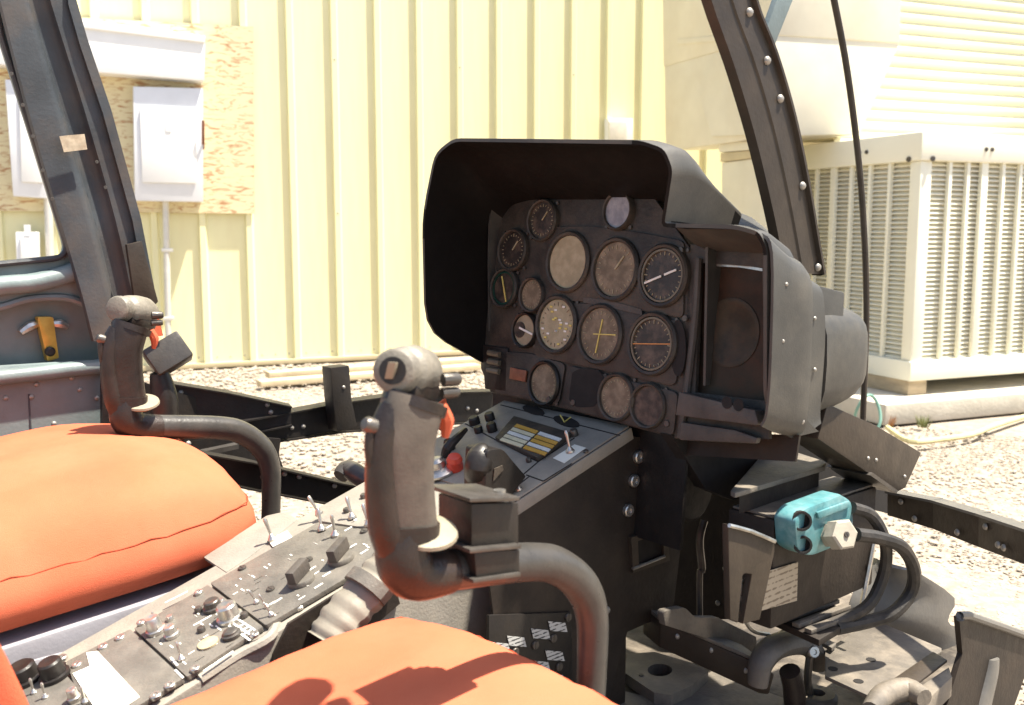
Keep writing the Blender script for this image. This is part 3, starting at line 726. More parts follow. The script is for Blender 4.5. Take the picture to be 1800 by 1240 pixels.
gauge((1148, 605), 50, 'dark_dial', 'panel_grey', 'horizon')
gauge((958, 674), 35, 'brown_dial', 'black_paint', 'scale')
gauge((1085, 699), 38, 'brown_dial', 'panel_grey', 'scale')
gauge((1141, 714), 36, 'dark_dial', 'panel_grey', None)
# black patches painting the dark of cut-outs beside the loose instruments
obj('cutout', prism([PI(q, .0052) for q in fillet([(1006, 655), (1020, 648), (1052, 650), (1062, 662), (1056, 700), (1044, 716), (1012, 716), (1000, 704)], .3, 3)], PNN * .0004), 'void', pan)
dots([(1382, 500), (1432, 560), (1432, 650), (1376, 600)], M_RIVET, pan, lambda q: PX(q, -.6885 if q[0] < 1410 else -.6985), EX, .0028, 'rivet')
obj('cutout', prism([PI(q, .0045) for q in ell(1192, 612, 14, 50)], PNN * .0004), 'void', pan)
obj('worn_strip', prism([PI(q, .0042) for q in fillet([(1026, 523), (1070, 528), (1128, 544), (1130, 554), (1068, 540), (1026, 532)], .2, 2)], PNN * .0012), 'bay_grey', pan)
# indicator lights lower left of the panel
for q in ((868, 622), (868, 637), (867, 652)): obj('indicator_lamp', tube([PI((q[0] - 9, q[1] - 2), .006), PI((q[0] + 11, q[1] + 2), .006)], .005, 8, 1), 'dial_ring', pan, True)
kb = obj('selector_box', prism([PI(q, .004) for q in [(846, 606), (892, 612), (890, 690), (852, 684)]], -PNN * .03), 'black_paint', pan, bevel=.002)
obj('selector_window', prism([PI(q, .005) for q in [(900, 646), (928, 652), (926, 672), (898, 666)]], PNN * .004), 'red_brown', pan, bevel=.001)
dots([(1173, 745), (1008, 708), (1198, 440), (1205, 560), (965, 702)], M_FAST, pan, lambda q: PI(q, .005), PNN, .0045, 'screw')
# right hand section: deep empty bay
RB = [(1232, 462), (1340, 470), (1345, 705), (1222, 690)]
bay = obj('bay_glass', prism([PI(q, -.014) for q in [(1215, 440), (1358, 450), (1362, 730), (1200, 715)]], -PNN * .004), 'bay_glass', pan)
obj('bay_frame', holed([PI(q) for q in [(1214, 430), (1350, 440), (1352, 772), (1193, 772)]], [[PI(q) for q in RB]], -PNN * .006), 'panel_grey', pan)
obj('bay_display', lathe(PI((1284, 585), -.0138), PNN, [(.046, 0), (.046, .0012), (.040, .0016), (.038, .0006), (0, .0006)], 32), 'bay_display', pan, True)
obj('bay_bottom', prism([PI(q, -.03) for q in [(1195, 760), (1405, 765), (1398, 812), (1200, 800)]], -PNN * .004), 'brown_black', pan)
obj('bay_edge', tube([PI(q, .003) for q in [(1228, 455), (1222, 560), (1207, 690), (1196, 770)]], .005, 8, 3), 'bay_grey', pan, True)
obj('bay_ledge', prism([PI(q, .002) for q in fillet([(1212, 690, 0), (1262, 702, 0), (1345, 722, 0), (1352, 748, 8), (1206, 730, 0)], .1)], PNN * .022), 'bay_grey', pan, bevel=.004)
obj('bay_lip', prism([PI(q, .004) for q in [(1204, 742), (1300, 756), (1340, 770), (1336, 780), (1202, 774)]], PNN * .010), 'bay_grey', pan, bevel=.003)
obj('bay_top_strip', prism([PI(q, -.004) for q in [(1246, 464), (1300, 466), (1340, 472), (1340, 477), (1298, 470), (1252, 468)]], -PNN * .03), 'metal', pan)
for q in ((1278, 708), (1298, 712)): obj('lightening_hole', lathe(PI(q, .0245), PNN, [(.008, 0), (.008, .0004), (0, .0004)], 14), 'void', pan)
# hood shell
rim = [(-1.29, 1.045, .725), (-1.292, .932, .785), (-1.293, .93, .968), (-1.258, .93, 1.063), (-1.21, .93, 1.083), (-.845, .94, 1.057), (-.81, .945, 1.045), (-.80, .95, 1.02), (-.822, .962, .965), (-.815, .97, .955), (-.735, .99, .953), (-.708, 1.0, .945), (-.70, 1.005, .925), (-.697, 1.01, .746), (-.697, 1.03, .71), (-.700, 1.07, .687)]
def corner_path(pts, r=.012):
    out = []; n = len(pts)
    P = [V(p) for p in pts]
    for i in range(n):
        if i in (0, n - 1): out.append(P[i]); continue
        d1, d2 = P[i - 1] - P[i], P[i + 1] - P[i]; s = min(.35 * d1.length, .35 * d2.length)
        a, b = P[i] + d1.normalized() * s, P[i] + d2.normalized() * s
        for k in range(4):
            t = k / 3; out.append(a * (1 - t) ** 2 + P[i] * 2 * t * (1 - t) + b * t * t)
    return out
def hood_sec(dy, hi, lo, inn):
    out = []
    for i, (x, y, z) in enumerate(rim):
        if i in (0, 1): zz = z + (.0 if i == 0 else 0); yy = y + dy * .9
        else: yy = y + dy * (.4 if i >= 10 else 1)
        zz = z
        if i in (2, 3, 4): zz = min(z, hi + (z - 1.083) * .5)
        if i in (5, 6, 7): zz = min(z, hi - (.012, .02, .03)[i - 5])
        if i in (8, 9, 10): zz = min(z, lo)
        if i in (11, 12): zz = min(z, lo - (.008, .028)[i - 11])
        xx = x
        if i in (5, 6, 7, 8, 9): xx = x - inn
        out.append((xx, yy, zz))
    return corner_path(out)
secs = [hood_sec(0, 1.083, .955, 0), hood_sec(.05, 1.068, .952, .004), hood_sec(.10, 1.028, .944, .008), hood_sec(.155, .998, .934, .010)]
hd = obj('hood', skin(dense(secs, 3), .005), 'hood_shade_black', pan, True, ang=60)
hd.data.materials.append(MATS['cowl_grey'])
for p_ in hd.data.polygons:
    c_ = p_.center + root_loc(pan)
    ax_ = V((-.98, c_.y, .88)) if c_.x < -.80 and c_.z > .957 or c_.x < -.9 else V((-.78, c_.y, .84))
    if p_.normal.dot(c_ - ax_) > 0: p_.material_index = 1  # inner faces keep the shade black, outer faces get the lit grey
# cowl running forward from the hood (rounded top deck), closes the hood in front
cw = []
for y, zt, xr, zs in [(1.055, 1.015, -.835, .95), (1.09, 1.0, -.835, .93), (1.14, .982, -.835, .90), (1.20, .966, -.83, .88), (1.26, .942, -.835, .86), (1.30, .912, -.84, .84), (1.322, .87, -.845, .82), (1.326, .80, -.85, .78)]:
    r = [(-1.28, y, .74), (-1.28, y, zt - .06), (-1.25, y, zt - .01), (-1.2, y, zt), (xr - .07, y, zt), (xr - .03, y, zt - .006), (xr, y, zt - .035), (xr + .008, y, min(zt - .05, zs)), (xr + .01, y, .74)]
    cw.append(smooth_path(r, 3))
obj('hood_cowl', skin(cw, .004), 'cowl_grey', pan, True, ang=70)
obj('cowl_front', prism([V(p) + EY * .0 for p in cw[-1]], EY * .004), 'cowl_grey', pan)
# right side cowl steps
def fold(rows_, name):
    sc_ = []
    for y, zt, zb, x_ in rows_:
        sc_.append(smooth_path([(-.84, y, zt + .004), (-.735, y, zt + .001), (-.71, y, zt - .006), (x_, y, zt - .03), (x_ + .003, y, .80), (x_, y, zb + .02), (-.70, y, zb)], 4))
    return obj(name, skin(sc_, .004), 'cowl_grey', pan, True, ang=50)
fold([(1.006, .950, .71, -.692), (1.03, .936, .70, -.690), (1.05, .926, .694, -.688), (1.072, .920, .689, -.687), (1.086, .911, .688, -.689)], 'side_cowl')
fold([(1.080, .900, .688, -.702), (1.10, .893, .69, -.702), (1.12, .886, .692, -.702), (1.137, .880, .697, -.702)], 'side_cowl')
inst(M_RIVET, pan, PX((1408, 741), -.691), quat(EX), .005, 'rivet')
obj('side_box', prism([PX(q, -.716) for q in [(1440, 502), (1486, 514), (1482, 600), (1478, 700), (1440, 715)]], EX * -.10), 'cowl_grey', pan, bevel=.004)
bl = []
for k in range(9):
    t = k / 8; a = t * math.pi / 2; y = 1.15 + .155 * math.sin(a); s = max(.12, math.cos(a)) ** .42
    zc, hz = .774, .076 * s
    bl.append([V((-.775 + .072 * s * math.copysign(abs(math.cos(b)) ** .6, math.cos(b)), y, zc + hz * math.copysign(abs(math.sin(b)) ** .55, math.sin(b)))) for b in [2 * math.pi * i / 24 for i in range(24)]])
bmx = skin(bl, 0, True); bmx.verts.ensure_lookup_table()
bmx.faces.new([v for v in bmx.verts[-24:]]); bmx.faces.new([v for v in bmx.verts[:24]])
obj('side_bulge', bmx, 'cowl_grey', pan, True, ang=60)
obj('support_arm', prism([PX(q, -.72) for q in [(1455, 710), (1540, 748), (1620, 796), (1592, 858), (1576, 866), (1438, 772)]], EX * -.06), 'frame_brown', pan, bevel=.002)
obj('arm_flange', prism([PX(q, -.715) for q in [(1530, 836), (1576, 868), (1579, 863), (1534, 831)]], EX * -.07), 'dark_metal', pan)
dots([(1526, 806), (1540, 809), (1590, 838)], M_RIVET, pan, lambda q: PX(q, -.72), EX, .003, 'rivet')
obj('under_panel_shade', prism([PX(q, -.865) for q in [(1180, 765), (1350, 775), (1440, 772), (1580, 868), (1570, 905), (1380, 860), (1290, 880), (1240, 860)]], EX * -.02), 'void', pan)  # near-black sheet stands in for the shadow below the panel
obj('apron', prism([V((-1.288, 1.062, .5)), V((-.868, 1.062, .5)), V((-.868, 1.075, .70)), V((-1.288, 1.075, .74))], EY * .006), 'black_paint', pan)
# ---- centre console
con = thing('control_console', 'dusty grey centre console with switch panels sloping up to the instrument panel', 'console', (-1.1, .7, FLZ))
XL, XR, XP = -1.235, -1.000, -.958
def cs(x, t, h=0): return V((x, C1.y, C1.z)) + CF * t + CN * h            # t along slope from the panel end
def ctp(q): return (CP(q) - C1).dot(CF)
tJ = ctp((895, 882)); tE = -1.05
# lower console body + pedestal body, open down to the floor
def body(x0, x1, t0, t1, m, name, h=-.002):
    a, b = cs(x0, t0, h), cs(x0, t1, h); c, d = cs(x1, t1, h), cs(x1, t0, h)
    bm = bmesh.new(); top = [bm.verts.new(p) for p in (a, b, c, d)]; bot = [bm.verts.new(V((p.x, p.y, FLZ - .001))) for p in (a, b, c, d)]
    bm.faces.new(top); bm.faces.new(bot[::-1])
    for i in range(4): bm.faces.new((top[i], top[(i + 1) % 4], bot[(i + 1) % 4], bot[i]))
    return obj(name, bm, m, con, bevel=.003)
body(XL, XR, tE, tJ + .02, 'console_grey', 'console_body')
ped = body(XL - .002, XP, tJ, .012, 'brown_black', 'pedestal_body', -.004)  # sides coloured darker than the top to paint in their shade
obj('pedestal_top', prism([cs(XL - .002, tJ, -.003), cs(XP, tJ, -.003), cs(XP, .012, -.003), cs(XL - .002, .012, -.003)], CN * .004), 'console_grey', con, bevel=.002)
# curved side scoop of the lower console
obj('console_side', tube([CP(q, -.004) for q in [(352, 1196), (420, 1152), (474, 1122), (500, 1085), (600, 1028), (660, 990)]], .007, 8, 4), 'console_grey', con, True)
obj('console_side', prism([PX(q, XR + .002) for q in [(478, 1150), (505, 1095), (600, 1036), (680, 985), (700, 1060), (560, 1180), (470, 1230)]], EX * .004), 'brown_black', con)  # unlit side painted in as a darker colour
# left tab with a toggle
obj('side_tab', prism([CP(q, -.006) for q in fillet([(360, 985), (470, 912), (500, 905, 10), (525, 918), (440, 985), (400, 1012)], .05)], CN * .005), 'console_grey', con, bevel=.001)
obj('side_tab_label', prism([CP(q, .0) for q in [(470, 950), (505, 934), (514, 945), (480, 962)]], CN * .0008), 'paper', con)
# switch modules
def module(pts, m='panel_module', th=.006, name='switch_panel', r=.02):
    return obj(name, prism([CP(q, .0) for q in fillet(pts, r, 2)], CN * th), m, con, bevel=.0012)
m1 = module([(540, 925), (650, 862), (735, 910), (735, 955), (655, 990), (585, 1015)], 'panel_module') if False else None
mA = module([(372, 1032), (560, 926), (700, 945), (690, 975), (645, 1003), (470, 1107)])
mB = module([(238, 1112), (368, 1035), (465, 1109), (332, 1198)])
mC = module([(120, 1170), (232, 1113), (326, 1200), (225, 1262), (150, 1262)])
mD = module([(-40, 1215), (100, 1172), (180, 1262), (-40, 1330)])
mF = module([(560, 922), (655, 862), (760, 905), (760, 935), (702, 943)], 'console_grey')
def tog(q, par, tilt=(0, 0), s=1.0, off=.0062):
    ax = (CN + EX * tilt[0] + CF * tilt[1]).normalized(); return inst(M_TOGGLE, par, CP(q, off), quat(ax), s, 'toggle_switch')
for q, tl in [((562, 905), (-.35, -.1)), ((566, 933), (-.3, .3)), ((590, 942), (.05, .1)), ((620, 912), (-.35, .2)), ((648, 925), (-.3, .2))]: tog(q, mF if q[1] < 925 else mA, tl, .95)
tog((480, 950), con, (-.1, 0), 1.05, .0005)
def knob(q, par, r, h, m='metal', bar=False, off=.0065, base=None):
    c = CP(q, off)
    if bar:
        k = obj('rotary_knob', lathe(c, CN, [(r, 0), (r, .004), (r * .92, .006), (0, .006)], 20), 'panel_module', par, True)
        d = (CF * .88 - EX * .47).normalized(); e = CN.cross(d)
        obj('knob_bar', box(c + CN * .0145, d * r * 1.05, e * r * .36, CN * .0085), 'bay_grey', k, bevel=.002)
    else:
        k = obj('rotary_knob', lathe(c, CN, [(r * 1.25, 0), (r * 1.25, .004), (r, .005), (r * .95, h * .9), (r * .8, h), (r * .3, h), (0, h * .93)], 18), m, par, True)
    return k
knob((530, 1022), mA, .017, .02, bar=True); knob((600, 984), mA, .017, .02, bar=True)
for q in ((452, 1060), (470, 1068), (478, 1082)): tog(q, mA, (-.25, -.15), .6)
for q in ((476, 1037), (426, 1000), (640, 935), (543, 985)): inst(M_FAST, mA, CP(q, .006), quat(CN), .0055, 'fastener')
for q in ((526, 1070), (428, 1002)): inst(M_BOLT, con, CP(q, .0), quat(CN), .006, 'fastener')
# radio control head with knobs
knob((275, 1110), mB, .0095, .02); knob((303, 1118), mB, .0075, .014); knob((405, 1088), mB, .0125, .02); knob((376, 1070), mB, .010, .012, 'dark_metal'); knob((408, 1118), mB, .009, .008, 'dark_metal')
obj('selector_dial', lathe(CP((366, 1132), .0065), CN, [(.012, 0), (.012, .002), (0, .003)], 18), 'tan_dial', mB, True)
tog((320, 1160), mB, (-.15, .1), .7); tog((272, 1096), mB, (.1, .1), .5)
for q in ((249, 1097), (350, 1044), (448, 1118), (344, 1178)): inst(M_BOLT, mB, CP(q, .006), quat(CN), .0058, 'fastener')
for a, b in [((396, 1096), (440, 1126)), ((400, 1090), (446, 1120)), ((308, 1178), (322, 1192)), ((420, 1090), (448, 1108)), ((300, 1156), (312, 1170)), ((290, 1060), (330, 1040)), ((340, 1100), (372, 1082)), ((358, 1180), (410, 1145))]:
    A, B = CP(a, .0066), CP(b, .0066); d = (B - A); obj('panel_legend', box((A + B) / 2, d / 2, CN.cross(d.normalized()) * .0012, CN * .0003), 'mark_white', mB)
for q in ((430, 1106), (434, 1112), (424, 1100), (476, 1062), (488, 1056), (560, 1030), (574, 1010), (640, 970), (548, 1000), (620, 960), (612, 930), (690, 950), (580, 925)):
    A = CP(q, .0065); obj('panel_legend', box(A, CF * .006, EX * .0013, CN * .0003), 'mark_white', mA if q[0] > 445 else mB)
obj('blank_label', prism([CP(q, .0065) for q in [(152, 1148), (172, 1146), (246, 1226), (210, 1250), (170, 1250), (128, 1185), (158, 1172)]], CN * .0008), 'paper', mC)
for q in ((182, 1140), (212, 1124), (136, 1172), (300, 1208), (275, 1226), (110, 1160)): inst(M_BOLT, con, CP(q, .004), quat(CN), .0065, 'fastener')
knob((45, 1195), mD, .017, .02, 'black_paint'); knob((97, 1190), mD, .014, .022, 'black_paint'); knob((132, 1230), mD, .006, .014)
for q in ((60, 1218), (80, 1226), (150, 1234)): tog(q, mD, (.1, .1), .6)
rl = random.Random(11)
for mm, quad, n_ in ((mA, [(380, 1034), (560, 932), (690, 950), (470, 1100)], 34), (mB, [(246, 1112), (366, 1042), (456, 1108), (334, 1190)], 34), (mF, [(575, 922), (655, 870), (740, 905), (700, 935)], 22)):
    for _ in range(n_):
        u_, v_ = rl.uniform(.06, .94), rl.uniform(.06, .94); q_ = V(quad[0]).lerp(V(quad[1]), u_).lerp(V(quad[3]).lerp(V(quad[2]), u_), v_)
        A = CP((q_.x, q_.y), .0064); obj('panel_legend', box(A, (EX if rl.random() < .7 else CF) * rl.uniform(.002, .005), (CF if rl.random() < .7 else EX) * .0007 + CF * .0002, CN * .00025), 'mark_white', mm)
for q in ((640, 875), (665, 890), (690, 905), (610, 900), (350, 1075), (300, 1090), (390, 1060), (430, 1085), (355, 1110)):
    obj('push_button', lathe(CP(q, .006), CN, [(.005, 0), (.005, .004), (.0038, .006), (0, .006)], 10), 'dark_metal' if q[0] % 3 else 'metal', con, True)
# pedestal top equipment
m2 = module([(800, 765), (885, 712), (1000, 742), (1085, 765), (900, 880), (810, 860), (770, 800)], 'console_grey', .004, 'pedestal_panel') if False else None
rim_p = [(878, 748), (910, 736), (1000, 762), (1008, 772), (938, 822), (866, 792)]
cpn = obj('caution_panel', prism([CP(q, .0015) for q in [(872, 776), (905, 738), (1006, 768), (990, 782), (946, 812)]], CN * .007), 'panel_grey', con, bevel=.0012)
g0 = [(876, 775), (908, 745), (990, 772), (958, 803)]
def bil(u, v):
    a = V(g0[0]).lerp(V(g0[1]), v); b = V(g0[3]).lerp(V(g0[2]), v); q = a.lerp(b, u); return (q.x, q.y)
cols = [['pale_segment', 'amber'], ['pale_segment', 'white_segment'], ['white_segment', 'amber'], ['pale_segment', 'amber'], ['amber', 'white_segment']]
for r_ in range(5):
    for c_ in range(2):
        u0, u1, v0, v1 = c_ * .5 + .02, c_ * .5 + .48, r_ * .2 + .025, r_ * .2 + .175
        obj('caution_segment', prism([CP(bil(*q), .0088) for q in [(u0, v0), (u1, v0), (u1, v1), (u0, v1)]], CN * .0012), cols[r_][c_], cpn)
for q, a, b in [((938, 722), 20, 7), ((996, 742), 24, 8)]:
    obj('oval_slot', prism([CP(p, .0015) for p in ell(q[0], q[1], a, b, 18, .28)], CN * .001), 'void', con)
obj('pencil_stub', tube([CP((985, 730), .004), CP((992, 742), .004), CP((1003, 734), .004)], .0012, 6, 1), 'mark_yellow', con)
obj('switch_label', prism([CP(q, .0016) for q in [(972, 806), (1010, 782), (1030, 788), (992, 815)]], CN * .0006), 'paper', con)
tog((1003, 796), con, (-.2, .2), 1.0, .0015)
tog((912, 862), con, (-.15, .1), .8, .0015)
for i, (q, r, h) in enumerate([((835, 745), .009, .012), ((862, 738), .008, .012), ((842, 760), .007, .01), ((866, 758), .008, .014), ((792, 790), .008, .016), ((1010, 766), .006, .01), ((1030, 795), .004, .003), ((930, 812), .004, .006)]):
    obj('push_knob', lathe(CP(q, .0012), CN, [(r, 0), (r, h * .8), (r * .8, h), (0, h)], 12), 'black_paint' if i < 5 else 'dark_metal', con, True)
obj('guard_lever', tube([CP((782, 800), .004), CP((788, 786), .025), CP((806, 768), .03), CP((818, 756), .022)], [.006, .008, .006, .004], 8, 3), 'black_paint', con, True)
kk = obj('chrome_knob', lathe(CP((772, 830), .002), CN, [(.026, 0), (.026, .003), (.022, .006), (.012, .008), (.012, .018), (.008, .022), (0, .023)], 22), 'metal', con, True)
rk = obj('red_knob', lathe(CP((800, 824), .003), (CN + EX * .3), [(.012, 0), (.0125, .006), (.011, .012), (.012, .016), (.009, .022), (0, .024)], 16), 'red_knob', con, True)
for a, b in [((818, 745), (876, 776)), ((876, 776), (946, 812)), ((946, 812), (918, 836)), ((946, 812), (1010, 770)), ((880, 712), (1090, 766)), ((930, 838), (912, 852)), ((925, 835), (955, 846)), ((955, 846), (1005, 815))]:
    A, B = CP(a, .0013), CP(b, .0013); d = B - A; obj('panel_gap', box((A + B) / 2, d / 2, CN.cross(d.normalized()) * .001, CN * .0003), 'void', con)
obj('pedestal_edge', prism([cs(XP + .001, tJ, -.002), cs(XP + .001, .012, -.002), cs(XP + .001, .012, -.02), cs(XP + .001, tJ, -.02)], EX * .003), 'console_grey', con, bevel=.001)
# right side of the pedestal: nuts, window, tags
SXX = XP + .004
for q in ((1120, 803), (1112, 845), (1102, 897)): inst(M_BOLT, con, PX(q, SXX), quat(EX), .0095, 'bolt')
for q in ((1066, 1073), (933, 1094), (1060, 1193), (1052, 1165)): inst(M_RIVET, con, PX(q, SXX), quat(EX), .0062, 'rivet')
sw = [(1104, 944), (1168, 922), (1172, 984), (1108, 1006)]
obj('pedestal_side', prism([PX(q, SXX - .0035) for q in [(915, 890), (1100, 765), (1190, 780), (1205, 870), (1180, 1075), (1100, 1110), (1078, 1190), (1070, 1240), (990, 1240), (870, 1120), (850, 960)]], EX * .003), 'brown_black', con)  # dark colour carries the shade on this side
fr = holed([PX(q, SXX) for q in sw], [[PX(q, SXX) for q in [(1116, 950), (1160, 934), (1162, 976), (1118, 992)]]], EX * .006)
obj('access_window', fr, 'frame_brown', con); obj('window_void', prism([PX(q, SXX + .0005) for q in [(1116, 950), (1160, 934), (1162, 976), (1118, 992)]], EX * .0008), 'void', con)
obj('window_sill', tube([PX((1112, 1000), SXX + .006), PX((1168, 978), SXX + .006)], .0025, 6, 1), 'metal', con)
brk = obj('breaker_panel', prism([PX(q, SXX) for q in [(855, 1080), (1000, 1075), (1003, 1215), (940, 1235), (855, 1180)]], EX * .005), 'black_paint', con, bevel=.001)
for q in [(880, 1138), (908, 1127), (950, 1114), (980, 1101), (950, 1170), (975, 1152), (976, 1193)]:
    x, y = q; sk = obj('breaker_tag', prism([PX(p, SXX + .006) for p in [(x - 17, y - 9), (x + 13, y - 6), (x + 17, y + 10), (x - 13, y + 8)]], EX * .0008), 'tag_print', brk)
for q in [(940, 1134), (972, 1122), (905, 1146), (982, 1172), (950, 1192), (998, 1085)]:
    inst(M_FAST, brk, PX(q, SXX + .005), quat(EX), .006, 'breaker_button')
obj('side_tag', prism([PX(p, SXX) for p in [(1034, 1212), (1054, 1212), (1056, 1226), (1034, 1226)]], EX * .001), 'tag_print', con)
obj('side_conduit', tube([PX(q, -.92) for q in [(1238, 915), (1230, 950), (1234, 1000), (1230, 1010), (1230, 1088)]], [.006, .006, .006, .005, .005], 8, 4), 'dark_metal', con, True)
obj('blower_drum', lathe(PX((1215, 865), -.93), EX, [(.045, -.04), (.045, .004), (.04, .008), (.02, .009), (0, .009)], 28), 'rubber', con, True)

# ---------------------------------------------------------------- black lever in front of the pedestal
lv = thing('throttle_lever', 'black lever with a rounded glossy head standing before the pedestal', 'lever', CP((850, 870)))
q0 = CP((845, 862), -.02)
obj('lever_head', tube([CP((842, 880), -.03), CP((842, 850), .01), PX((842, 822), -.985), PX((846, 802), -.985), PX((852, 790), -.985), PX((856, 786), -.985)], [.021, .020, .0195, .018, .012, .004], 18, 4), 'black_paint', lv, True)
obj('lever_guard', prism([PX(q, -.965) for q in fillet([(856, 792, 8), (884, 788, 10), (900, 808, 0), (926, 838, 0), (900, 872, 0), (852, 880, 0)], .2)], EX * -.045), 'black_paint', lv, bevel=.003)
obj('guard_slot', prism([PX(q, -.9645) for q in [(868, 824), (882, 818), (884, 826), (866, 846)]], EX * .0015), 'panel_grey', lv)

# ---------------------------------------------------------------- cyclic sticks
def cyclic(label):
    t = thing('cyclic_stick', label, 'control stick', (-.70, .72, FLZ), 'pilot control sticks')
    AX = V((-.60, .78, -.16)).normalized()
    S = lambda q: PX(q, -.70)
    # gooseneck tube
    obj('gooseneck_tube', tube([S((728, 1008)), S((780, 1003)), S((930, 988)), S((985, 998)), S((1025, 1035)), S((1041, 1090)), S((1040, 1180)), S((1035, 1300)), V((-.70, .72, FLZ + .002))], [.019] * 5 + [.017, .016, .016, .016], 16, 6), 'tube_grey', t, True)
    # elbow
    obj('elbow', tube([S((712, 925)), S((706, 960)), S((712, 992)), S((735, 1010)), S((790, 1004))], [.021, .0235, .025, .0235, .020], 16, 5), 'grip_black', t, True)
    # grip body
    g = obj('grip', tube([S((716, 925)), S((714, 900)), S((711, 840)), S((711, 780)), S((720, 730)), S((728, 698))], [.0255, .025, .0245, .0255, .0265, .026], 20, 5, .85, up=(.3, 1, 0), power=3), 'grip_dusty', t, True, ang=50)
    obj('grip_skirt', tube([S((716, 945)), S((717, 918))], .0272, 20, 1, .85, up=(.3, 1, 0), power=3), 'grip_black', g, True)
    obj('grip_spine', tube([S((700, 985)), S((682, 930)), S((672, 860)), S((672, 800)), S((678, 755)), S((692, 715))], [.016, .017, .015, .014, .014, .012], 12, 5), 'grip_black', g, True)
    obj('guard_rail', tube([S((652, 745)), S((650, 790)), S((656, 840)), S((664, 880))], [.004, .005, .004, .003], 8, 4), 'grip_black', g, True)
    obj('side_button', lathe(S((650, 748)), V((0, -1, .4)), [(.007, -.008), (.007, .003), (.005, .006), (0, .007)], 12), 'dark_metal', g, True)
    obj('trigger', tube([S((775, 715)), S((785, 740)), S((782, 770))], [.006, .007, .003], 8, 4), 'orange_fabric', g, True)
    obj('collar', tube([S((726, 718)), S((732, 700))], .0295, 20, 1, .85, up=(.3, 1, 0)), 'grip_black', g, True)
    # head barrel
    h0 = S((692, 652)); 
    hd_ = obj('grip_head', lathe(h0, AX, [(.0, -.002), (.013, -.002), (.0175, .0), (.0195, .003), (.0185, .006), (.020, .009), (.019, .013), (.020, .016), (.018, .019), (.018, .022), (.0225, .028), (.0245, .05), (.0235, .072), (.018, .088), (.010, .095), (0, .096)], 24), 'head_grey', t, True, ang=30)
    obj('head_underside', lathe(h0 + AX * .045 - EZ * .016, AX, [(.0, -.03), (.014, -.026), (.020, -.01), (.021, .025), (.015, .04), (0, .045)], 18), 'grip_black', t, True)
    for q, r in (((800, 667), .006), ((798, 690), .005)): obj('head_button', lathe(S(q), V((.2, 1, 0)), [(r, -.012), (r, .002), (r * .7, .005), (0, .005)], 10), 'dark_metal', hd_, True)
    # hand rest
    obj('hand_rest', lathe(PX((752, 938), -.692), V((.28, -.12, .95)), [(0, -.006), (.02, -.005), (.027, 0), (.026, .003), (.018, .005), (0, .005)], 24), 'rest_tan', t, True)
    return t, h0, AX
cyc, H0, HAX = cyclic('nearer cyclic stick with dusty grip and clamp box, by the right seat')
def copy_tree(o, parent=None):
    c = o.copy(); COL.objects.link(c); c.parent = parent
    for ch_ in list(o.children): copy_tree(ch_, c)
    return c
cy2 = copy_tree(cyc); cy2.location = V((-1.52, .775, FLZ)); cy2['label'] = 'farther cyclic stick with plain cap, by the left seat and door'
for ch_ in cy2.children:
    if ch_.name.startswith('grip') and ch_.name.split('.')[0] == 'grip':
        ch_.data = ch_.data.copy(); ch_.data.materials[0] = MATS['grip_black']
# trim switch on the near head only
sw_ = obj('trim_switch', lathe(H0 - HAX * .0025, -HAX, [(.012, 0), (.012, .001), (.0, .001)], 18), 'black_paint', cyc, True)
obj('trim_hat', box(H0 - HAX * .006, HAX * .004, EZ * .0075 + V((.003, 0, 0)), HAX.cross(EZ).normalized() * .0035), 'rest_tan', sw_, bevel=.001)
# clamp box on the near stick
cb = obj('clamp_box', prism([PX(q, -.676) for q in [(829, 886), (912, 884), (912, 966), (829, 972)]], EX * -.05), 'black_paint', cyc, bevel=.002)
obj('clamp_block', prism([PX(q, -.672) for q in [(834, 972), (914, 966), (914, 1014), (838, 1024)]], EX * -.056), 'black_paint', cyc, bevel=.002)
for a, b in [((826, 884), (914, 881)), ((826, 974), (917, 965)), ((832, 1027), (916, 1014))]:
    A, B = PX(a, -.668), PX(b, -.668); obj('clamp_flange', prism([A, B, B - EX * .064, A - EX * .064], EZ * .004), 'dark_metal', cyc, bevel=.001)
obj('clamp_bolt', lathe(PX((878, 876), -.69), EZ, [(.010, -.002), (.010, .002), (.006, .004), (.006, .008), (0, .008)], 10), 'metal', cyc, True)
# equipment behind the left stick
bx_ = thing('swivel_lamp', 'grey box lamp on a dark post behind the far cyclic stick', 'lamp', PX((285, 760), -1.72))
A = PX((295, 625), -1.72); obj('lamp_post', tube([PX((290, 770), -1.72), PX((288, 700), -1.72), PX((280, 655), -1.72)], [.024, .024, .016], 14, 4), 'black_paint', bx_, True)
d1 = V((.1, .62, .34)).normalized(); d2 = d1.cross(V((1, -.3, .4)).normalized()).normalized(); d3 = d1.cross(d2)
obj('lamp_body', box(A, d1 * .034, d2 * .026, d3 * .026), 'tube_grey', bx_, bevel=.004)
obj('lamp_window', box(A + EX * .024 + d3 * .01 - d1 * .016, d1 * .010, d2 * .008, d3 * .008), 'mark_orange', bx_, bevel=.001)
obj('streamer', prism([PX(q, -1.70) for q in [(266, 565), (280, 560), (286, 590), (264, 594)]], EX * -.004), 'orange_fabric', bx_)
o = obj('warning_streamer', prism([PX(q, -1.20) for q in [(768, 712), (784, 700), (789, 740), (792, 755), (780, 760), (766, 752)]], EX * -.003), 'orange_fabric', None, loc=PX((779, 758), -1.2)); tag(o, 'small orange streamer hanging behind the near cyclic grip', 'streamer')

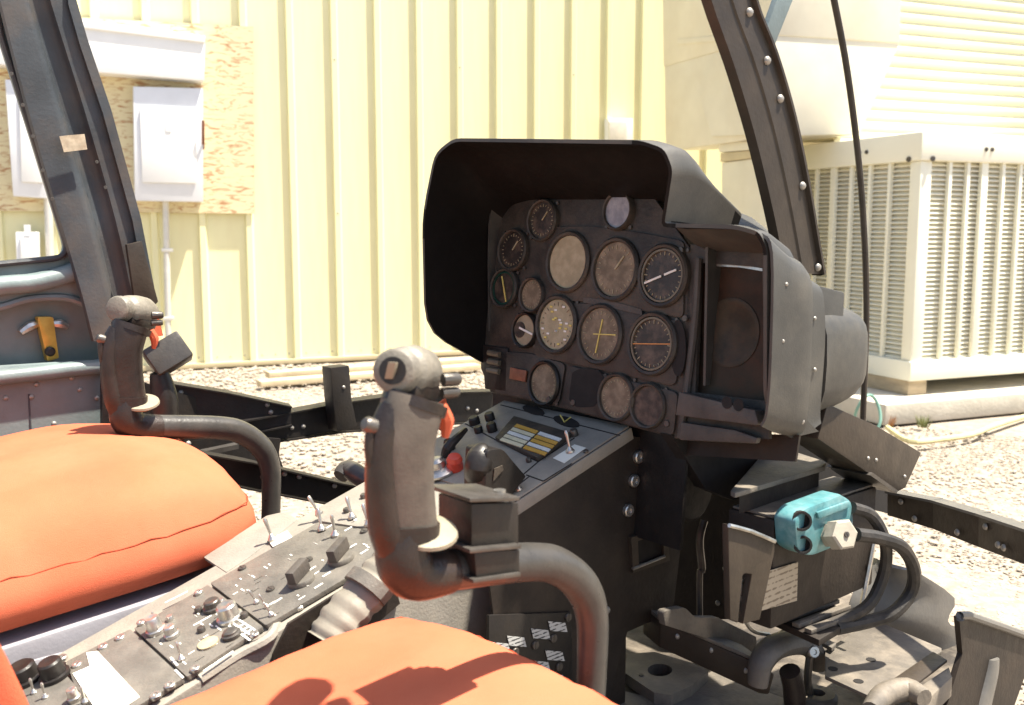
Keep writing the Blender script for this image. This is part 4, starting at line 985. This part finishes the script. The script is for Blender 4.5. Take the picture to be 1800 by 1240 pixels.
# ---------------------------------------------------------------- seats
def cushion(name, x0, x1, y0, y1, zt, th, label, dome=.03, slope=0):
    t = thing(name, label, 'seat cushion', ((x0 + x1) / 2, (y0 + y1) / 2, zt - th - .001), 'orange seat cushions')
    def hgt(u, v):   # u across 0..1, v along 0..1
        e = lambda s: max(0, 1 - abs(2 * s - 1) ** 3.0)
        return dome * (e(u) ** .7) * (e(v) ** .5) * (.35 + .65 * min(1, v / .78))
    NX, NY = 28, 34; bm = bmesh.new()
    top = []; bot = []
    def foot(i, j):
        a = 2 * i / NX - 1; b = 2 * j / NY - 1
        # rounded rectangle mapping
        k = 1.0; r = .22
        aa = a; bb = b * (1 - .10 * abs(a) ** 3) if b > 0 else b
        if b > 0: aa = a * (1 - .10 * abs(b) ** 6)
        return aa, bb
    for i in range(NX + 1):
        rt, rb = [], []
        for j in range(NY + 1):
            a, b = foot(i, j); x = (x0 + x1) / 2 + a * (x1 - x0) / 2; y = (y0 + y1) / 2 + b * (y1 - y0) / 2
            ins = max(abs(a), abs(b)); 
            z = zt + hgt(i / NX, j / NY) + slope * (j / NY) + .006 * noise.noise((x * 6, y * 6, 1)) + .0035 * noise.noise((x * 26, y * 9, 4)) + .002 * math.sin(j * 2.4 if abs(a) > abs(b) else i * 2.4) * max(0, (ins - .8) / .2) - .012 * max(0, (ins - .86) / .14) ** 2
            rt.append(bm.verts.new((x, y, z))); rb.append(bm.verts.new((x * 1.0, y, zt - th + slope * (j / NY))))
        top.append(rt); bot.append(rb)
    for i in range(NX):
        for j in range(NY):
            bm.faces.new((top[i][j], top[i + 1][j], top[i + 1][j + 1], top[i][j + 1])); bm.faces.new((bot[i][j], bot[i][j + 1], bot[i + 1][j + 1], bot[i + 1][j]))
    edge = [(i, 0) for i in range(NX)] + [(NX, j) for j in range(NY)] + [(i, NY) for i in range(NX, 0, -1)] + [(0, j) for j in range(NY, 0, -1)]
    mids = []
    for k, (i, j) in enumerate(edge):
        p = (top[i][j].co + bot[i][j].co) / 2; c = V(((x0 + x1) / 2, (y0 + y1) / 2, p.z)); o_ = (p - c); o_.z = 0
        mids.append(bm.verts.new(p + o_.normalized() * .016 + V((0, 0, .002 * math.sin(k * .9)))))
    m = len(edge)
    for k in range(m):
        a, b = edge[k], edge[(k + 1) % m]
        bm.faces.new((top[a[0]][a[1]], top[b[0]][b[1]], mids[(k + 1) % m], mids[k])); bm.faces.new((mids[k], mids[(k + 1) % m], bot[b[0]][b[1]], bot[a[0]][a[1]]))
    cen_ = V(((x0 + x1) / 2, (y0 + y1) / 2, zt))
    loop = []
    for i, j in edge:
        p = top[i][j].co.copy(); d_ = p - cen_; d_.z = 0; loop.append(p - (d_.normalized() * (.002 if d_.length < .42 else .007) + EZ * .0025) * (1 if x0 > -1.5 else .12))
    cu = obj('cover', bm, 'orange_fabric', t, True, ang=80)
    md = cu.modifiers.new('sub', 'SUBSURF'); md.levels = 1; md.render_levels = 1
    obj('seam_piping', tube(loop + [loop[0]], .0008, 6, 1), 'orange_seam', t, True)
    return t
cushion('seat_cushion', -1.80, -1.275, -.15, .665, .508, .078, 'far orange seat cushion beside the grey door', .10, .055)
cushion('seat_cushion', -.935, -.42, -.15, .662, .428, .085, 'near orange seat cushion at the bottom of the picture', .016, .088)
for x0, x1, zt, lab in ((-1.80, -1.262, .425, 'pale grey seat pan under the far orange cushion'), (-.945, -.42, .335, 'seat pan under the near orange cushion')):
    t = thing('seat_pan', lab, 'seat', ((x0 + x1) / 2, .25, FLZ), 'seat pans')
    obj('shell', prism([V((x0, -.15, FLZ)), V((x1, -.15, FLZ)), V((x1, .60, FLZ)), V((x0, .60, FLZ))], EZ * (zt - FLZ)), 'seat_shell', t, bevel=.012)
    obj('cushion_ramp', prism([V((x0 + .005, -.15, zt - .02)), V((x0 + .005, .6, zt - .02)), V((x0 + .005, .6, zt + (.045 if x0 < -1.5 else .07))), V((x0 + .005, -.15, zt - .012))], EX * (x1 - x0 - .01)), 'seat_shell', t, bevel=.004)
sb = [CAM + ray(*q) * .80 for q in [(-78, 1080), (-45, 1150), (-20, 1200), (8, 1262), (30, 1330)]]
o = obj('seat_strap', tube(sb, .022, 12, 5, .18, up=RV), 'orange_fabric', None, True, loc=sb[-1]); tag(o, 'edge of an orange seat strap at the lower left corner', 'strap')
# ribbed boot beside the console
bt = thing('ribbed_boot', 'grey ribbed rubber boot between the console and the near seat', 'boot', PX((600, 1100), -.965))
pth = smooth_path([PX(q, -.965) for q in [(706, 975), (672, 1010), (640, 1045), (600, 1090), (575, 1130)]], 8); n = len(pth)
obj('bellows', tube(pth, [.030 + .0028 * (k % 4 < 2) for k in range(n)], 12, 1, .7), 'boot_tan', bt, True)
obj('boot_band', tube([PX((655, 1022), -.962), PX((640, 1040), -.962)], .035, 12, 1, .74), 'panel_module', bt, True)

# ---------------------------------------------------------------- equipment on the right: boxes, plug, cables
eq = thing('relay_box', 'stepped grey equipment box with a printed label below the panel', 'equipment box', (-.78, 1.12, FLZ))
EXF = -.735
kc_ = PX((1361, 915), EXF); xa_ = PY((1281, 885), kc_.y).x; ye_ = PX((1540, 880), EXF).y; zt_ = kc_.z
def ebx(x0, x1, y0, y1, z0, z1): return prism([V((x0, y0, z0)), V((x1, y0, z0)), V((x1, y1, z0)), V((x0, y1, z0))], EZ * (z1 - z0))
obj('main_case', ebx(xa_, EXF, kc_.y, ye_, zt_ - .15, zt_), 'brown_black', eq, bevel=.003)
obj('case_lid', ebx(xa_ + .004, EXF - .004, kc_.y + .004, ye_ - .004, zt_ + .0005, zt_ + .004), 'pedal_grey', eq, bevel=.001)
t1 = [PZ(q, zt_ + .032) for q in [(1352, 792), (1400, 803), (1452, 820), (1450, 828), (1292, 876), (1284, 872)]]
obj('upper_lid', prism(t1, EZ * .007), 'pedal_grey', eq, bevel=.001)
t2 = [PZ(q, zt_ + .032) for q in [(1352, 798), (1440, 822), (1300, 868)]]
obj('upper_case', prism(t2, EZ * -.028), 'brown_black', eq)
dots([(1440, 935), (1518, 905), (1525, 1000), (1385, 930)], M_FAST, eq, lambda q: PX(q, EXF), EX, .004, 'screw')
obj('case_edge', tube([PX((1536, 955), EXF + .004), PX((1512, 1080), EXF + .004)], .0035, 6, 1), 'metal', eq)
obj('printed_label', prism([PX(q, EXF + .002) for q in [(1304, 1018), (1402, 988), (1400, 1056), (1300, 1084)]], EX * .0008), 'label_print', eq)
obj('mounting_tray', prism([PZ(q, .40) for q in [(1350, 1085), (1440, 1052), (1512, 1082), (1440, 1125)]], EZ * -.010), 'brown_black', eq, bevel=.002)
for a_, b_ in [((1375, 1092), (1470, 1058)), ((1398, 1102), (1490, 1068)), ((1420, 1112), (1505, 1080))]:
    A, B = PZ(a_, .402), PZ(b_, .402); d_ = (B - A).normalized(); obj('tray_rail', box((A + B) / 2 + EZ * .002, (B - A) / 2, d_.cross(EZ) * .006, EZ * .003), 'pedal_grey', eq, bevel=.001)
pg = thing('cable_plug', 'teal metal plug block with a tan hexagonal knob on the equipment box', 'plug', PX((1450, 980), -.72))
px0 = -.70
obj('plug_body', prism([PX(q, px0) for q in fillet([(1398, 915, 8), (1412, 896, 10), (1480, 870, 0), (1498, 880, 10), (1502, 925, 10), (1488, 955, 0), (1424, 980, 14), (1402, 968, 10)], .3, 4)], EX * -.034), 'teal', pg, bevel=.005)
obj('plug_ridge', prism([PX(q, px0 + .0005) for q in [(1432, 900), (1488, 880), (1492, 890), (1436, 912)]], EX * .004), 'teal', pg, bevel=.0015)
obj('plug_gasket', prism([PX(q, px0 - .012) for q in fillet([(1388, 925, 8), (1402, 898, 10), (1408, 975, 10), (1392, 965, 8)], .3, 3)], EX * -.02), 'teal', pg, bevel=.002)
obj('plug_socket', lathe(PX((1409, 916), px0 + .001), V((.75, -.66, .1)), [(.013, -.01), (.013, .003), (.010, .003), (.010, -.006), (0, -.006)], 16), 'void', pg, True)
obj('plug_socket', lathe(PX((1411, 958), px0 + .001), V((.75, -.66, .1)), [(.012, -.01), (.012, .003), (.009, .003), (.009, -.006), (0, -.006)], 16), 'void', pg, True)
kc = PX((1480, 940), px0 + .025); kd = V((.8, -.25, .25)).normalized()
hx = obj('hex_knob', lathe(kc, kd, [(.017, -.026), (.017, -.012), (.021, -.012), (.021, .006), (.018, .008), (0, .008)], 6), 'tan_plastic', pg)
inst(M_FAST, hx, kc + kd * .0085, quat(kd), .004, 'screw')
def cable(pxs, xs, r, lab, nm='cable'):
    p = [PX(q, x) for q, x in zip(pxs, xs)]; o = obj(nm, tube(p, r, 10, 6), 'rubber', None, True, loc=p[-1]); tag(o, lab, 'cable', 'plug cables')
cable([(1498, 893), (1530, 905), (1552, 940), (1558, 980), (1548, 1025), (1525, 1065), (1480, 1090), (1420, 1112)], [-.70, -.69, -.68, -.68, -.685, -.69, -.71, -.73], .0085, 'inner black cable looping down from the teal plug')
cable([(1505, 940), (1545, 946), (1585, 962), (1606, 1000), (1602, 1040), (1570, 1078), (1530, 1092), (1470, 1105)], [-.68, -.67, -.66, -.655, -.66, -.67, -.69, -.71], .0095, 'outer black cable looping wide from the tan hexagonal knob')
# pale chin fairing
cf = thing('chin_fairing', 'smooth grey chin fairing curving down on the right', 'fairing', (-.66, 1.45, .12))
rows = []
for k, (l, r) in enumerate([((1540, 985), (1600, 1000)), ((1500, 1040), (1672, 1050)), ((1492, 1090), (1660, 1090)), ((1530, 1120), (1690, 1120)), ((1560, 1170), (1698, 1160)), ((1580, 1240), (1690, 1240)), ((1590, 1330), (1680, 1330))]):
    A, B = PX(l, -.80), PX(r, -.74); n_ = (CAM - A).normalized()
    rows.append([A.lerp(B, i / 8) + n_ * .035 * math.sin(math.pi * i / 8) ** .8 for i in range(9)])
obj('fairing_skin', skin(dense(rows, 3), .006), 'skin_grey', cf, True, ang=70)
# slotted bracket, far right
sp = thing('slotted_bracket', 'dark slotted metal bracket at the lower right edge', 'bracket', PX((1740, 1240), -.60))
so = [(1686, 1086), (1700, 1080), (1812, 1120), (1812, 1160), (1780, 1250), (1760, 1320), (1640, 1320), (1668, 1230), (1692, 1150)]
obj('bracket_plate', prism([PX(q, -.60) for q in so], EX * -.008), 'brown_black', sp)
obj('pressed_rib', tube([PX(q, -.600) for q in [(1746, 1158), (1742, 1185), (1730, 1235), (1716, 1300)]], [.014, .017, .018, .018], 14, 4, .5, up=EY), 'skin_grey', sp, True)  # lighter grey than the plate paints the light on the rib
obj('bracket_lip', tube([PX(q, -.598) for q in [(1688, 1088), (1702, 1082), (1812, 1121)]], .006, 8, 2), 'skin_grey', sp, True)

obj('bulkhead', prism([PY(q, 1.32) for q in [(1120, 800), (1300, 800), (1310, 1000), (1318, 1088), (1215, 1090), (1130, 1100)]], EY * .008), 'brown_black', air)  # dark plate colour stands in for the footwell's darkness
dots([(1275, 1000), (1262, 1060)], M_RIVET, air, lambda q: PY(q, 1.32), -EY, .005, 'rivet')
# ---------------------------------------------------------------- pedals and controls on the floor
pd = thing('pedal_assembly', 'grey rudder pedal linkage with a tread plate on the floor', 'pedals', (-.85, 1.2, FLZ))
obj('pedal_arm', prism([PX(q, -.716) for q in fillet([(1280, 922, 0), (1302, 930, 0), (1362, 950, 10), (1362, 970, 0), (1345, 1050, 0), (1336, 1090, 0), (1306, 1098, 0), (1322, 1010, 0), (1306, 1008, 8), (1298, 1096, 0), (1284, 1090, 0)], .1)], EX * -.010), 'frame_brown', pd, bevel=.002)
obj('arm_edge', tube([PX(q, -.714) for q in [(1282, 924), (1320, 934), (1362, 952)]], .0028, 6, 2), 'metal', pd, True)
def cb_(q): return PX(q, -.92 + .14 * (q[0] - 1170) / 180)
obj('cross_bar', prism([cb_(q) for q in [(1160, 1092), (1345, 1172), (1362, 1186), (1352, 1222), (1335, 1220), (1158, 1138)]], V((-.05, .02, 0))), 'frame_brown', pd, bevel=.003)
obj('bar_cap', prism([cb_(q) + V((.003, 0, .001)) for q in [(1158, 1086), (1345, 1166), (1346, 1173), (1158, 1093)]], V((-.06, .025, 0))), 'pedal_grey', pd, bevel=.001)
dots([(1190, 1118), (1250, 1142), (1310, 1178)], M_RIVET, pd, lambda q: cb_(q) + V((.001, 0, 0)), EX, .005, 'rivet')
obj('bar_bracket', prism([PX(q, -.86) for q in fillet([(1165, 1075, 8), (1205, 1068, 8), (1222, 1086, 8), (1262, 1086, 0), (1330, 1120, 0), (1330, 1150, 0), (1170, 1100, 0)], .2)], EX * -.012), 'pedal_grey', pd, bevel=.002)
ar = [PX(q, -.78) for q in [(1332, 1205), (1338, 1165), (1362, 1138), (1400, 1130), (1428, 1142), (1438, 1172)]]
obj('yoke', tube(ar, [.012, .015, .017, .017, .015, .012], 12, 5, 1.2), 'pedal_grey', pd, True)
obj('yoke_post', tube([PX((1388, 1180), -.76), PX((1396, 1215), -.76), PX((1400, 1300), -.76)], [.015, .016, .016], 14, 3), 'grip_black', pd, True)
obj('yoke_link', tube([PX((1424, 1150), -.775), PX((1420, 1190), -.775), PX((1424, 1225), -.775)], .006, 8, 3), 'dark_metal', pd, True)
obj('yoke_cup', lathe(PX((1436, 1222), -.77), EZ, [(.030, -.06), (.030, .0), (.026, .004), (.012, .004), (.012, -.006), (0, -.006)], 24), 'pedal_grey', pd, True)
inst(M_BOLT, pd, PX((1428, 1146), -.76), quat(V((.8, -.4, .3))), .009, 'bolt')
tr = obj('tread_plate', prism([PZ(q, .32) for q in [(1450, 1150), (1535, 1095), (1655, 1146), (1655, 1152), (1530, 1232), (1450, 1195)]], EZ * .006), 'pedal_grey', pd, bevel=.0015)
for q in [(1531, 1160), (1464, 1176), (1509, 1198)]: obj('tread_hole', lathe(PZ(q, .3262), EZ, [(.007, 0), (.007, .0006), (0, .0006)], 12), 'void', tr)
obj('tread_lip', prism([PZ(q, .33) for q in [(1530, 1232), (1560, 1205), (1640, 1150), (1665, 1165), (1600, 1215), (1550, 1245)]], EZ * .004), 'frame_brown', pd, bevel=.001)
obj('tread_side', prism([PZ(q, .326) for q in [(1600, 1218), (1668, 1172), (1674, 1190), (1610, 1250)]], EZ * -.03), 'pedal_grey', pd, bevel=.002)
obj('heel_roll', tube([PZ((1530, 1250), .335), PZ((1555, 1222), .335), PZ((1595, 1213), .335), PZ((1625, 1228), .335)], [.012, .016, .016, .012], 12, 4), 'pedal_grey', pd, True)
obj('push_rod', tube([PX((1448, 1060), -.80), PX((1400, 1100), -.82), PX((1340, 1135), -.85)], .006, 8, 2), 'dark_metal', pd, True)
obj('brake_line', tube([PX(q, -.80) for q in [(1300, 1060), (1308, 1085), (1316, 1102), (1330, 1112), (1352, 1116)]], .003, 6, 4), 'metal', pd, True)
obj('tray_strip', prism([PZ(q, .33) for q in [(1345, 1084), (1352, 1078), (1470, 1138), (1462, 1146)]], EZ * .006), 'pedal_grey', pd, bevel=.001)
# floor fitting
ff = thing('floor_fitting', 'eight sided grey floor plate with a round hole', 'floor plate', PZ((1160, 1190), FLZ))
oc = [(1094, 1180), (1104, 1150), (1150, 1146), (1215, 1165), (1245, 1180), (1215, 1206), (1180, 1222), (1150, 1218)]
c_ = ell(1160, 1178, 22, 11, 18)
obj('plate', holed([PZ(q, FLZ + .022) for q in oc], [[PZ(q, FLZ + .022) for q in c_]], EZ * -.018), 'pedal_grey', ff)
obj('hole_floor', prism([PZ(q, FLZ + .001) for q in ell(1160, 1180, 30, 15, 16)], EZ * .002), 'void', ff)
inst(M_FAST, ff, PZ((1127, 1188), FLZ + .022), quat(EZ), .004, 'screw')
o = obj('floor_panel', prism([PZ(q, FLZ + .001) for q in [(1080, 1215), (1180, 1240), (1250, 1185), (1400, 1240), (1300, 1330), (1060, 1330)]], EZ * .004), 'pedal_grey', air)
